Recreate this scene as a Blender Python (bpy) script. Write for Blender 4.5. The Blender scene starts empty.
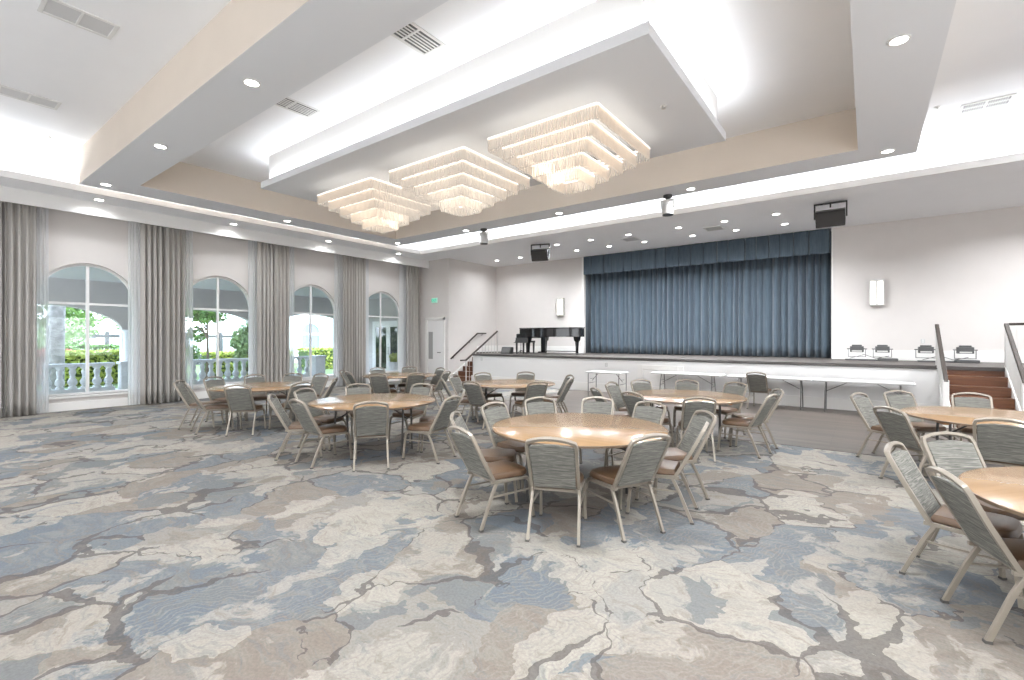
import bpy, bmesh, math, random
from mathutils import Vector, Matrix
random.seed(7)
PI = math.pi
sc = bpy.context.scene
COL = sc.collection
V = Vector

# ------------------------------------------------------------------ camera, world, sun, big lights, exposure
cam = bpy.data.cameras.new('camera')
cam.sensor_width = 36.0
cam.lens = 472.0 / 1024 * 36.0
cam.shift_y = -2.0 / 1024
cam.clip_end = 300
co = bpy.data.objects.new('camera', cam)
COL.objects.link(co)
co.location = (0, 0, 1.70)
co.rotation_euler = (PI / 2, 0, math.atan2(356, 472))
sc.camera = co

w = bpy.data.worlds.new('world')
sc.world = w
w.use_nodes = True
wn = w.node_tree
bg = wn.nodes['Background']
tc = wn.nodes.new('ShaderNodeTexCoord')
sp = wn.nodes.new('ShaderNodeSeparateXYZ')
rp = wn.nodes.new('ShaderNodeValToRGB')
rp.color_ramp.elements[0].color = (0.80, 0.90, 1.0, 1)
rp.color_ramp.elements[1].color = (0.45, 0.66, 1.0, 1)
wn.links.new(tc.outputs['Generated'], sp.inputs[0])
wn.links.new(sp.outputs['Z'], rp.inputs[0])
wn.links.new(rp.outputs[0], bg.inputs['Color'])
bg.inputs['Strength'].default_value = 6.5

def lamp(kind, name, loc, rot, energy, color=(1, 1, 1), **kw):
    l = bpy.data.lights.new(name, kind)
    l.energy = energy
    l.color = color
    for k, v in kw.items():
        setattr(l, k, v)
    o = bpy.data.objects.new(name, l)
    o.location = loc
    o.rotation_euler = rot
    COL.objects.link(o)
    return o

lamp('SUN', 'sun', (-30, 0, 20), (math.radians(0), math.radians(38), math.radians(25)), 2.6, (1, 0.95, 0.86), angle=0.02)

UP = (PI, 0, 0)
WARM = (0.925, 0.96, 1.0)
COVE_W = 15.0      # watts per metre of concealed LED tape
def tape(name, loc, length, along, k=1.0, tilt=(0, 0)):
    """concealed LED tape lying in a cove and shining up"""
    rot = (PI + tilt[0], tilt[1], 0)
    sx, sy = (length, 0.05) if along == 'x' else (0.05, length)
    lamp('AREA', name, loc, rot, COVE_W * k * length, WARM, shape='RECTANGLE', size=sx, size_y=sy)

tape('stage_cove_tape', (-3.4, 12.36, 4.945), 19.6, 'x', 1.0)
tape('window_cove_tape', (-13.72, 3.2, 4.945), 17.6, 'y', 0.9)
tape('rear_cove_tape', (-3.4, -5.3, 4.945), 18, 'x', 1.3)
tape('side_cove_tape', (5.9, 3.2, 4.945), 17, 'y', 1.3)
PK = 0.23
tape('panel_tape_front', (-6.24, 4.97, 5.135), 8.4, 'x', PK)
tape('panel_tape_stage', (-6.24, 8.34, 5.135), 8.4, 'x', PK)
tape('panel_tape_window', (-10.57, 6.65, 5.135), 3.2, 'y', PK)
tape('panel_tape_side', (-1.91, 6.65, 5.135), 3.2, 'y', PK)

# fill lights added out of view behind and beside the camera, lifting the ceilings
lamp('AREA', 'rear_fill_light', (-4.5, -5.7, 2.3), (math.radians(112), 0, 0), 380, (0.90, 0.95, 1.0), shape='RECTANGLE', size=15, size_y=3.6)
lamp('AREA', 'side_fill_light', (6.2, 2.5, 2.3), (math.radians(118), 0, math.radians(90)), 290, (0.90, 0.95, 1.0), shape='RECTANGLE', size=11, size_y=3.6)

sc.view_settings.view_transform = 'Standard'
sc.view_settings.look = 'None'
sc.view_settings.exposure = 0.58
sc.view_settings.gamma = 1.0
sc.view_settings.use_curve_mapping = False
cy = sc.cycles
cy.use_denoising = True
cy.max_bounces = 10
cy.diffuse_bounces = 6
cy.glossy_bounces = 4
cy.transmission_bounces = 6
cy.transparent_max_bounces = 24
cy.sample_clamp_indirect = 6.0
cy.caustics_reflective = False
cy.caustics_refractive = False

# ------------------------------------------------------------------ materials
def new_mat(name):
    m = bpy.data.materials.new(name)
    m.use_nodes = True
    return m, m.node_tree, m.node_tree.nodes['Principled BSDF']

def N(nt, t, **kw):
    n = nt.nodes.new(t)
    for k, v in kw.items():
        if k in n.inputs:
            n.inputs[k].default_value = v
        else:
            setattr(n, k, v)
    return n

def ramp(nt, stops, interp='LINEAR'):
    r = nt.nodes.new('ShaderNodeValToRGB')
    cr = r.color_ramp
    cr.interpolation = interp
    while len(cr.elements) < len(stops):
        cr.elements.new(0.5)
    for e, (p, c) in zip(cr.elements, stops):
        e.position = p
        e.color = (c[0], c[1], c[2], 1) if not isinstance(c, (int, float)) else (c, c, c, 1)
    return r

def mix(nt, a, b, fac, mode='MIX'):
    m = nt.nodes.new('ShaderNodeMix')
    m.data_type = 'RGBA'
    m.blend_type = mode
    for idx, v in ((6, a), (7, b), (0, fac)):
        if hasattr(v, 'links'):
            nt.links.new(v, m.inputs[idx])
        elif idx == 0:
            m.inputs[0].default_value = v
        else:
            m.inputs[idx].default_value = (v[0], v[1], v[2], 1)
    return m.outputs[2]

def math_n(nt, op, a, b=None, c=None):
    m = nt.nodes.new('ShaderNodeMath')
    m.operation = op
    for i, v in enumerate((a, b, c)):
        if v is None:
            continue
        if hasattr(v, 'links'):
            nt.links.new(v, m.inputs[i])
        else:
            m.inputs[i].default_value = v
    return m.outputs[0]

def plain(name, col, rough=0.5, metal=0.0, spec=0.5, var=0.0, vs=6.0, bump=0.0, bs=120.0, coat=0.0):
    m, nt, p = new_mat(name)
    p.inputs['Base Color'].default_value = (*col, 1)
    p.inputs['Roughness'].default_value = rough
    p.inputs['Metallic'].default_value = metal
    p.inputs['Specular IOR Level'].default_value = spec
    p.inputs['Coat Weight'].default_value = coat
    tcn = N(nt, 'ShaderNodeTexCoord')
    if var:
        no = N(nt, 'ShaderNodeTexNoise', Scale=vs, Detail=4.0)
        nt.links.new(tcn.outputs['Object'], no.inputs['Vector'])
        r = ramp(nt, [(0.3, [c * (1 - var) for c in col]), (0.7, [min(1, c * (1 + var)) for c in col])])
        nt.links.new(no.outputs['Fac'], r.inputs[0])
        nt.links.new(r.outputs[0], p.inputs['Base Color'])
    if bump:
        nb = N(nt, 'ShaderNodeTexNoise', Scale=bs, Detail=3.0)
        nt.links.new(tcn.outputs['Object'], nb.inputs['Vector'])
        b = N(nt, 'ShaderNodeBump', Strength=bump, Distance=0.01)
        nt.links.new(nb.outputs['Fac'], b.inputs['Height'])
        nt.links.new(b.outputs[0], p.inputs['Normal'])
    return m

def glow(name, col, strength):
    m, nt, p = new_mat(name)
    p.inputs['Base Color'].default_value = (*col, 1)
    p.inputs['Emission Color'].default_value = (*col, 1)
    p.inputs['Emission Strength'].default_value = strength
    return m

M = {}
M['wall'] = plain('wall_paint', (0.65, 0.615, 0.59), 0.7, var=0.012, vs=3, bump=0.05, bs=200)
M['white'] = plain('white_paint', (0.80, 0.79, 0.775), 0.55)
M['trim'] = plain('trim_paint', (0.80, 0.785, 0.76), 0.45)
M['ceil'] = plain('ceiling_paint', (0.89, 0.895, 0.91), 0.8, var=0.008, vs=2)
M['soffit'] = plain('shaded_ceiling_white', (0.78, 0.795, 0.82), 0.8)  # ceiling white with dimmer light and cooler cast put into the colour
M['tan'] = plain('tan_paint', (0.64, 0.565, 0.485), 0.75, var=0.015, vs=2)
M['fascia'] = plain('stage_fascia_paint', (0.78, 0.77, 0.76), 0.6)
M['frame'] = plain('champagne_metal', (0.265, 0.232, 0.19), 0.36, metal=0.25, var=0.02, vs=14)
M['glide'] = plain('dark_rubber', (0.07, 0.065, 0.06), 0.7)
M['steel'] = plain('grey_steel', (0.20, 0.195, 0.19), 0.4, metal=0.6)
M['darksteel'] = plain('dark_steel', (0.09, 0.085, 0.08), 0.42, metal=0.4)
M['plastic'] = plain('white_plastic', (0.55, 0.545, 0.535), 0.42, bump=0.04, bs=300)
M['black'] = plain('black_plastic', (0.018, 0.018, 0.018), 0.4)
M['lacquer'] = plain('black_lacquer', (0.010, 0.010, 0.011), 0.06, coat=0.2)
M['charcoal'] = plain('charcoal_metal', (0.09, 0.09, 0.09), 0.5, metal=0.3)
M['rail'] = plain('dark_bronze_rail', (0.05, 0.04, 0.034), 0.6, spec=0.25)
M['silver'] = plain('brushed_silver', (0.62, 0.61, 0.59), 0.3, metal=0.7)
M['stone'] = plain('cast_stone', (0.68, 0.68, 0.68), 0.8, var=0.08, vs=9, bump=0.2, bs=60)
M['stucco'] = plain('grey_stucco', (0.55, 0.51, 0.49), 0.9, var=0.03, vs=5, bump=0.1, bs=90)
M['whitestucco'] = plain('white_stucco', (0.86, 0.87, 0.88), 0.9)
M['pave'] = plain('concrete_paving', (0.62, 0.61, 0.60), 0.85, var=0.08, vs=3)
M['lawn'] = plain('lawn_green', (0.12, 0.165, 0.05), 0.9, var=0.25, vs=12)
M['bark'] = plain('pale_bark', (0.30, 0.28, 0.27), 0.9, var=0.4, vs=5, bump=0.4, bs=20)
M['brownbark'] = plain('brown_bark', (0.16, 0.12, 0.085), 0.9, var=0.2, vs=9)
M['leaf'] = plain('tree_leaf', (0.13, 0.24, 0.05), 0.55, var=0.45, vs=5)
M['paleleaf'] = plain('pale_leaf', (0.30, 0.40, 0.18), 0.55, var=0.35, vs=6)
M['limeleaf'] = plain('lime_leaf', (0.40, 0.46, 0.09), 0.55, var=0.25, vs=6)
M['redleaf'] = plain('red_leaf', (0.42, 0.07, 0.05), 0.55, var=0.35, vs=6)
M['darkglass'] = plain('dark_glass', (0.02, 0.022, 0.024), 0.05, spec=0.8)
M['skyglass'] = plain('painted_sky_glass', (0.14, 0.22, 0.32), 0.06, spec=0.8)  # blue sky reflection painted into the glass colour
M['vent'] = plain('vent_enamel', (0.74, 0.735, 0.72), 0.5)
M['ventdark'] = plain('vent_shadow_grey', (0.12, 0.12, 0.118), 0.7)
M['ventmesh'] = plain('vent_grey_mesh', (0.60, 0.60, 0.60), 0.7)
M['downlight'] = glow('downlight_lens', (1.0, 0.97, 0.92), 14.0)
M['led'] = glow('led_band', (1.0, 0.96, 0.90), 0.62)
M['sconce'] = glow('sconce_diffuser', (1.0, 0.96, 0.90), 1.2)
M['exitgreen'] = glow('exit_green', (0.06, 0.55, 0.36), 0.3)
M['exitface'] = glow('exit_face', (0.45, 0.80, 0.66), 0.15)

def carpet():
    m, nt, p = new_mat('abstract_carpet')
    L = nt.links.new
    t = N(nt, 'ShaderNodeTexCoord')
    n1 = N(nt, 'ShaderNodeTexNoise', Scale=1.6, Detail=3.0, Roughness=0.55)
    n2 = N(nt, 'ShaderNodeTexNoise', Scale=9.0, Detail=4.0, Roughness=0.65)
    L(t.outputs['Object'], n1.inputs['Vector'])
    L(t.outputs['Object'], n2.inputs['Vector'])
    def off(col, amt):
        s = N(nt, 'ShaderNodeVectorMath', operation='SUBTRACT')
        L(col, s.inputs[0])
        s.inputs[1].default_value = (0.5, 0.5, 0.5)
        q = N(nt, 'ShaderNodeVectorMath', operation='SCALE')
        L(s.outputs[0], q.inputs[0])
        q.inputs['Scale'].default_value = amt
        return q.outputs[0]
    a = N(nt, 'ShaderNodeVectorMath', operation='ADD')
    L(t.outputs['Object'], a.inputs[0])
    L(off(n1.outputs['Color'], 0.75), a.inputs[1])
    b = N(nt, 'ShaderNodeVectorMath', operation='ADD')
    L(a.outputs[0], b.inputs[0])
    L(off(n2.outputs['Color'], 0.065), b.inputs[1])
    mp = N(nt, 'ShaderNodeMapping')
    mp.inputs['Rotation'].default_value = (0, 0, math.radians(25))
    mp.inputs['Scale'].default_value = (1.0, 0.78, 1.0)
    L(b.outputs[0], mp.inputs['Vector'])
    P = mp.outputs[0]
    cream, blue, grey, taupe, dark, pale = (0.285, 0.263, 0.228), (0.105, 0.123, 0.141), (0.120, 0.127, 0.130), (0.165, 0.140, 0.118), (0.068, 0.061, 0.056), (0.205, 0.190, 0.170)
    def stones(scale, rnd, shift):
        mm = N(nt, 'ShaderNodeMapping')
        mm.inputs['Location'].default_value = shift
        L(P, mm.inputs['Vector'])
        v = N(nt, 'ShaderNodeTexVoronoi', Scale=scale, Randomness=rnd)
        L(mm.outputs[0], v.inputs['Vector'])
        e = N(nt, 'ShaderNodeTexVoronoi', feature='DISTANCE_TO_EDGE', Scale=scale, Randomness=rnd)
        L(mm.outputs[0], e.inputs['Vector'])
        s = N(nt, 'ShaderNodeSeparateColor')
        L(v.outputs['Color'], s.inputs[0])
        return s, e, mm
    s1, e1, m1 = stones(1.55, 1.0, (3.1, 7.7, 0))
    base = ramp(nt, [(0.0, cream), (0.18, blue), (0.40, pale), (0.52, taupe), (0.64, grey), (0.78, blue), (0.90, taupe)], 'CONSTANT')
    L(s1.outputs[0], base.inputs[0])
    col = base.outputs[0]
    # brushed scratches and wash in every stone
    wn_ = N(nt, 'ShaderNodeTexNoise', Scale=5.5, Detail=8.0, Roughness=0.72)
    st = N(nt, 'ShaderNodeMapping')
    st.inputs['Rotation'].default_value = (0, 0, math.radians(-35))
    st.inputs['Scale'].default_value = (0.55, 2.2, 1)
    L(b.outputs[0], st.inputs['Vector'])
    L(st.outputs[0], wn_.inputs['Vector'])
    wash = ramp(nt, [(0.44, 0.0), (0.58, 0.9)])
    L(wn_.outputs['Fac'], wash.inputs[0])
    col = mix(nt, col, pale, math_n(nt, 'MULTIPLY', wash.outputs[0], 0.55))
    wash2 = ramp(nt, [(0.36, 0.75), (0.47, 0.0)])
    L(wn_.outputs['Fac'], wash2.inputs[0])
    col = mix(nt, col, taupe, wash2.outputs[0])
    # second layer of smaller scattered stones with cream in between
    s2, e2, m2 = stones(2.6, 1.0, (0.3, 1.9, 0))
    lay = ramp(nt, [(0.0, 0.0), (0.60, 1.0)], 'CONSTANT')
    L(s2.outputs[1], lay.inputs[0])
    c2 = ramp(nt, [(0.0, blue), (0.38, grey), (0.62, cream), (0.85, taupe)], 'CONSTANT')
    L(s2.outputs[0], c2.inputs[0])
    inside = math_n(nt, 'GREATER_THAN', e2.outputs['Distance'], 0.03)
    col = mix(nt, col, c2.outputs[0], math_n(nt, 'MULTIPLY', math_n(nt, 'MULTIPLY', lay.outputs[0], inside), 0.8))
    # cream islands
    n3 = N(nt, 'ShaderNodeTexNoise', Scale=1.05, Detail=7.0, Roughness=0.62)
    L(P, n3.inputs['Vector'])
    isl = ramp(nt, [(0.535, 0.0), (0.555, 1.0)])
    L(n3.outputs['Fac'], isl.inputs[0])
    col = mix(nt, col, cream, math_n(nt, 'MULTIPLY', isl.outputs[0], 0.72))
    # growth-ring lines in some of the stones
    wv = N(nt, 'ShaderNodeTexWave', wave_type='BANDS', Scale=7.0, Distortion=5.0, Detail=1.5)
    wv.inputs['Detail Scale'].default_value = 0.7
    L(P, wv.inputs['Vector'])
    ln = ramp(nt, [(0.78, 0.0), (0.88, 1.0)])
    L(wv.outputs['Fac'], ln.inputs[0])
    pick = math_n(nt, 'GREATER_THAN', s1.outputs[2], 0.62)
    col = mix(nt, col, pale, math_n(nt, 'MULTIPLY', math_n(nt, 'MULTIPLY', ln.outputs[0], pick), 0.45))
    # dry-brush streaks over everything
    sk = N(nt, 'ShaderNodeMapping')
    sk.inputs['Rotation'].default_value = (0, 0, math.radians(20))
    sk.inputs['Scale'].default_value = (1.0, 3.4, 1)
    L(a.outputs[0], sk.inputs['Vector'])
    n6 = N(nt, 'ShaderNodeTexNoise', Scale=3.2, Detail=9.0, Roughness=0.78, Distortion=0.4)
    L(sk.outputs[0], n6.inputs['Vector'])
    t1 = ramp(nt, [(0.52, 0.0), (0.62, 0.55)])
    L(n6.outputs['Fac'], t1.inputs[0])
    col = mix(nt, col, taupe, t1.outputs[0])
    t2 = ramp(nt, [(0.38, 0.5), (0.47, 0.0)])
    L(n6.outputs['Fac'], t2.inputs[0])
    col = mix(nt, col, grey, t2.outputs[0])
    # dark winding seams
    n4 = N(nt, 'ShaderNodeTexNoise', Scale=0.9, Detail=4.0, Roughness=0.6)
    mm4 = N(nt, 'ShaderNodeMapping')
    mm4.inputs['Location'].default_value = (11, 4, 0)
    L(P, mm4.inputs['Vector'])
    L(mm4.outputs[0], n4.inputs['Vector'])
    wid = ramp(nt, [(0.46, 0.0), (0.74, 0.095)])
    L(n4.outputs['Fac'], wid.inputs[0])
    seam = math_n(nt, 'LESS_THAN', e1.outputs['Distance'], wid.outputs[0])
    col = mix(nt, col, dark, math_n(nt, 'MULTIPLY', seam, 0.72))
    # pile
    fine = N(nt, 'ShaderNodeTexNoise', Scale=55.0, Detail=4.0, Roughness=0.7)
    L(t.outputs['Object'], fine.inputs['Vector'])
    fr = ramp(nt, [(0.3, 0.84), (0.7, 1.12)])
    L(fine.outputs['Fac'], fr.inputs[0])
    col = mix(nt, col, fr.outputs[0], 1.0, 'MULTIPLY')
    L(col, p.inputs['Base Color'])
    p.inputs['Roughness'].default_value = 0.95
    p.inputs['Specular IOR Level'].default_value = 0.15
    bp = N(nt, 'ShaderNodeBump', Strength=0.25, Distance=0.006)
    L(fine.outputs['Fac'], bp.inputs['Height'])
    L(bp.outputs[0], p.inputs['Normal'])
    return m

def wood(name, cols, rough, scale=(1, 1, 1), rot=0.0, planks=None, grain=6.0, coat=0.0):
    m, nt, p = new_mat(name)
    L = nt.links.new
    t = N(nt, 'ShaderNodeTexCoord')
    mp = N(nt, 'ShaderNodeMapping')
    mp.inputs['Rotation'].default_value = (0, 0, rot)
    L(t.outputs['Object'], mp.inputs['Vector'])
    g = N(nt, 'ShaderNodeMapping')
    g.inputs['Scale'].default_value = scale
    L(mp.outputs[0], g.inputs['Vector'])
    n = N(nt, 'ShaderNodeTexNoise', Scale=grain, Detail=7.0, Roughness=0.62, Distortion=0.6)
    L(g.outputs[0], n.inputs['Vector'])
    r = ramp(nt, [(0.28, cols[0]), (0.5, cols[1]), (0.72, cols[2])])
    L(n.outputs['Fac'], r.inputs[0])
    col = r.outputs[0]
    if planks:
        br = N(nt, 'ShaderNodeTexBrick', Scale=1.0)
        br.offset = 0.37
        br.inputs['Mortar Size'].default_value = 0.0025
        br.inputs['Brick Width'].default_value = planks[0]
        br.inputs['Row Height'].default_value = planks[1]
        br.inputs['Color1'].default_value = (0.78, 0.78, 0.78, 1)
        br.inputs['Color2'].default_value = (1.16, 1.12, 1.1, 1)
        br.inputs['Mortar'].default_value = (0.4, 0.38, 0.36, 1)
        L(mp.outputs[0], br.inputs['Vector'])
        col = mix(nt, col, br.outputs['Color'], 1.0, 'MULTIPLY')
    L(col, p.inputs['Base Color'])
    p.inputs['Roughness'].default_value = rough
    p.inputs['Coat Weight'].default_value = coat
    p.inputs['Coat Roughness'].default_value = 0.12
    return m

M['carpet'] = carpet()
M['tablewood'] = wood('table_maple', [(0.245, 0.148, 0.072), (0.28, 0.17, 0.084), (0.305, 0.188, 0.095)], 0.22, (0.5, 7.0, 1), 0.5, grain=3.0, coat=0.12)
M['plywood'] = wood('orange_plywood', [(0.30, 0.12, 0.04), (0.38, 0.17, 0.06), (0.45, 0.22, 0.08)], 0.5, (1, 8, 1))
M['edge'] = plain('table_edge_band', (0.14, 0.095, 0.06), 0.45)
M['dance'] = wood('grey_brown_planks', [(0.055, 0.043, 0.036), (0.078, 0.063, 0.053), (0.108, 0.09, 0.078)], 0.42, (0.6, 9, 1), 0, (1.3, 0.15), 3.0)
M['stagewood'] = wood('stage_boards', [(0.06, 0.053, 0.048), (0.09, 0.08, 0.073), (0.12, 0.108, 0.10)], 0.55, (0.6, 9, 1), 0, (1.6, 0.12), 3.0)
M['nosing'] = plain('dark_stage_edge', (0.06, 0.053, 0.05), 0.5, var=0.1, vs=3)
M['stepwood'] = wood('red_brown_step', [(0.07, 0.022, 0.009), (0.115, 0.042, 0.016), (0.17, 0.068, 0.028)], 0.32, (0.7, 1, 9), 0, None, 2.2)

def fabric(name, c0, c1, c2, sc_=(4.5, 40, 95)):
    m, nt, p = new_mat(name)
    L = nt.links.new
    t = N(nt, 'ShaderNodeTexCoord')
    mp = N(nt, 'ShaderNodeMapping')
    mp.inputs['Scale'].default_value = sc_
    L(t.outputs['Object'], mp.inputs['Vector'])
    n = N(nt, 'ShaderNodeTexNoise', Scale=1.4, Detail=5.0, Roughness=0.6, Distortion=0.8)
    L(mp.outputs[0], n.inputs['Vector'])
    r = ramp(nt, [(0.30, c0), (0.5, c1), (0.68, c2)])
    L(n.outputs['Fac'], r.inputs[0])
    L(r.outputs[0], p.inputs['Base Color'])
    p.inputs['Roughness'].default_value = 0.9
    p.inputs['Specular IOR Level'].default_value = 0.2
    return m

M['weave'] = fabric('grey_woven_upholstery', (0.078, 0.080, 0.071), (0.155, 0.152, 0.135), (0.28, 0.268, 0.238))
M['vinyl'] = plain('brown_vinyl', (0.11, 0.063, 0.034), 0.38, var=0.12, vs=8)
M['drape'] = fabric('grey_drape', (0.36, 0.34, 0.315), (0.385, 0.365, 0.34), (0.41, 0.39, 0.365), (60, 60, 2))
M['velvet'] = fabric('blue_velvet', (0.050, 0.070, 0.090), (0.068, 0.094, 0.120), (0.088, 0.120, 0.148), (30, 30, 1.5))
for k in ('velvet',):
    M[k].node_tree.nodes['Principled BSDF'].inputs['Sheen Weight'].default_value = 0.3

def sheer():
    m, nt, p = new_mat('white_sheer')
    nt.nodes.remove(p)
    o = nt.nodes['Material Output']
    d = N(nt, 'ShaderNodeBsdfDiffuse')
    d.inputs[0].default_value = (0.86, 0.88, 0.90, 1)
    tl = N(nt, 'ShaderNodeBsdfTranslucent')
    tl.inputs[0].default_value = (0.96, 0.965, 0.97, 1)
    tr = N(nt, 'ShaderNodeBsdfTransparent')
    a = N(nt, 'ShaderNodeMixShader')
    a.inputs[0].default_value = 0.55
    nt.links.new(d.outputs[0], a.inputs[1])
    nt.links.new(tl.outputs[0], a.inputs[2])
    b = N(nt, 'ShaderNodeMixShader')
    b.inputs[0].default_value = 0.30
    nt.links.new(a.outputs[0], b.inputs[1])
    nt.links.new(tr.outputs[0], b.inputs[2])
    nt.links.new(b.outputs[0], o.inputs[0])
    return m
M['sheer'] = sheer()

def clear(name, tint, refl, rough=0.0, body=0.0, bodycol=(1, 1, 1), em=0.0):
    """see-through pane: straight-through light plus a mirror sheen, optionally a little frosted body and self-glow"""
    m, nt, p = new_mat(name)
    nt.nodes.remove(p)
    o = nt.nodes['Material Output']
    tr = N(nt, 'ShaderNodeBsdfTransparent')
    tr.inputs[0].default_value = (*tint, 1)
    gl = N(nt, 'ShaderNodeBsdfGlossy')
    gl.inputs['Roughness'].default_value = rough
    fr = N(nt, 'ShaderNodeFresnel', IOR=1.5)
    f = math_n(nt, 'MULTIPLY', fr.outputs[0], refl)
    a = N(nt, 'ShaderNodeMixShader')
    nt.links.new(f, a.inputs[0])
    nt.links.new(tr.outputs[0], a.inputs[1])
    nt.links.new(gl.outputs[0], a.inputs[2])
    out = a.outputs[0]
    if body:
        tl = N(nt, 'ShaderNodeBsdfTranslucent')
        tl.inputs[0].default_value = (*bodycol, 1)
        b = N(nt, 'ShaderNodeMixShader')
        b.inputs[0].default_value = body
        nt.links.new(out, b.inputs[1])
        nt.links.new(tl.outputs[0], b.inputs[2])
        out = b.outputs[0]
    if em:
        e = N(nt, 'ShaderNodeEmission', Strength=em)
        e.inputs[0].default_value = (*bodycol, 1)
        ad = N(nt, 'ShaderNodeAddShader')
        nt.links.new(out, ad.inputs[0])
        nt.links.new(e.outputs[0], ad.inputs[1])
        out = ad.outputs[0]
    nt.links.new(out, o.inputs[0])
    return m
M['pane'] = clear('window_glass', (0.95, 0.97, 0.97), 0.7)
M['crystal'] = clear('glowing_crystal_rod', (0.86, 0.79, 0.71), 1.3, 0.08, 0.24, (1.0, 0.97, 0.93), 0.09)  # faint emission paints the lit look into the rods, which are no lamps

# ------------------------------------------------------------------ mesh builder
class MB:
    def __init__(s):
        s.b = bmesh.new()
    def face(s, pts):
        try:
            return s.b.faces.new([s.b.verts.new(p) for p in pts])
        except ValueError:
            return None
    def box(s, x0, y0, z0, x1, y1, z1, mat=None):
        c = [(x0, y0, z0), (x1, y0, z0), (x1, y1, z0), (x0, y1, z0), (x0, y0, z1), (x1, y0, z1), (x1, y1, z1), (x0, y1, z1)]
        if mat is not None:
            c = [mat @ V(p) for p in c]
        v = [s.b.verts.new(p) for p in c]
        for q in ((0, 3, 2, 1), (4, 5, 6, 7), (0, 1, 5, 4), (1, 2, 6, 5), (2, 3, 7, 6), (3, 0, 4, 7)):
            s.b.faces.new([v[i] for i in q])
        return s
    def cbox(s, c, d, mat=None):
        return s.box(c[0] - d[0] / 2, c[1] - d[1] / 2, c[2] - d[2] / 2, c[0] + d[0] / 2, c[1] + d[1] / 2, c[2] + d[2] / 2, mat)
    def rings(s, rings, closed=True, caps=True):
        vs = [[s.b.verts.new(p) for p in r] for r in rings]
        n = len(vs[0])
        for a, b in zip(vs, vs[1:]):
            for i in range(n if closed else n - 1):
                j = (i + 1) % n
                s.b.faces.new((a[i], a[j], b[j], b[i]))
        if caps and closed:
            s.b.faces.new(vs[0][::-1])
            s.b.faces.new(vs[-1])
        return s
    def tube(s, path, r, n=8, r2=None):
        path = [V(p) for p in path]
        rs = []
        up = None
        for i, p in enumerate(path):
            if i == 0:
                t = path[1] - p
            elif i == len(path) - 1:
                t = p - path[i - 1]
            else:
                t = (path[i + 1] - p).normalized() + (p - path[i - 1]).normalized()
            t.normalize()
            if up is None:
                up = V((0, 0, 1)) if abs(t.z) < 0.9 else V((1, 0, 0))
            x = up.cross(t)
            if x.length < 1e-4:
                x = V((1, 0, 0)).cross(t)
            x.normalize()
            y = t.cross(x)
            up = y
            rr = r if r2 is None else r + (r2 - r) * i / (len(path) - 1)
            rs.append([p + (x * math.cos(2 * PI * k / n) + y * math.sin(2 * PI * k / n)) * rr for k in range(n)])
        return s.rings(rs)
    def bar(s, path, bdir, w_, d_, closed=False):
        """rectangular section swept along a path in the plane normal to bdir: w_ across the path, d_ along bdir"""
        path = [V(p) for p in path]
        bd = V(bdir).normalized()
        rs = []
        n = len(path)
        for i, p in enumerate(path):
            a = path[(i - 1) % n] if (i > 0 or closed) else None
            c = path[(i + 1) % n] if (i < n - 1 or closed) else None
            d1 = (p - a).normalized() if a is not None else (c - p).normalized()
            d2 = (c - p).normalized() if c is not None else d1
            t = (d1 + d2).normalized()
            nn = t.cross(bd).normalized()
            k = 1 / max(0.5, math.sqrt(max(0.0, (1 + d1.dot(d2)) / 2)))
            h = nn * (w_ / 2 * k)
            g = bd * (d_ / 2)
            rs.append([p + h + g, p - h + g, p - h - g, p + h - g])
        if closed:
            rs.append(rs[0])
        return s.rings(rs, caps=not closed)
    def lathe(s, prof, n=16, c=(0, 0, 0), cap=True):
        rs = [[(c[0] + r * math.cos(2 * PI * k / n), c[1] + r * math.sin(2 * PI * k / n), c[2] + z) for k in range(n)] for r, z in prof]
        return s.rings(rs, caps=cap)
    def prism(s, poly, z0, z1):
        return s.rings([[(x, y, z0) for x, y in poly], [(x, y, z1) for x, y in poly]])
    def disc(s, c, r, n=24, up=True):
        p = [(c[0] + r * math.cos(2 * PI * k / n), c[1] + r * math.sin(2 * PI * k / n), c[2]) for k in range(n)]
        s.face(p if up else p[::-1])
        return s
    def build(s, name, mat, parent=None, smooth=None, bevel=0, fix=True, loc=None, seg=2):
        if fix:
            bmesh.ops.recalc_face_normals(s.b, faces=s.b.faces)
        me = bpy.data.meshes.new(name)
        s.b.to_mesh(me)
        s.b.free()
        me.materials.append(mat)
        o = bpy.data.objects.new(name, me)
        COL.objects.link(o)
        if parent:
            o.parent = parent
        if loc:
            o.location = loc
        if bevel:
            md = o.modifiers.new('bevel', 'BEVEL')
            md.width = bevel
            md.segments = seg
            md.limit_method = 'ANGLE'
        if smooth:
            me.shade_smooth()
            if smooth is not True:
                me.set_sharp_from_angle(angle=math.radians(smooth))
        return o

def tag(o, label, cat, group=None, kind=None):
    o['label'] = label
    o['category'] = cat
    if group:
        o['group'] = group
    if kind:
        o['kind'] = kind
    return o

def thing(name, label, cat, loc=(0, 0, 0), rz=0.0, group=None):
    o = bpy.data.objects.new(name, None)
    o.empty_display_size = 0.1
    COL.objects.link(o)
    o.location = loc
    o.rotation_euler = (0, 0, rz)
    return tag(o, label, cat, group)

def struct(o):
    o['kind'] = 'structure'
    return o

def copy_tree(o, parent=None):
    c = o.copy()
    COL.objects.link(c)
    if parent is not None:
        c.parent = parent
    for ch in KIDS.get(o.name, []):
        copy_tree(ch, c)
    return c
KIDS = {}
def index_kids(o):
    KIDS[o.name] = list(o.children)
    for c in o.children:
        index_kids(c)

ORD = ['first', 'second', 'third', 'fourth', 'fifth', 'sixth', 'seventh', 'eighth', 'ninth', 'tenth']

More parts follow.
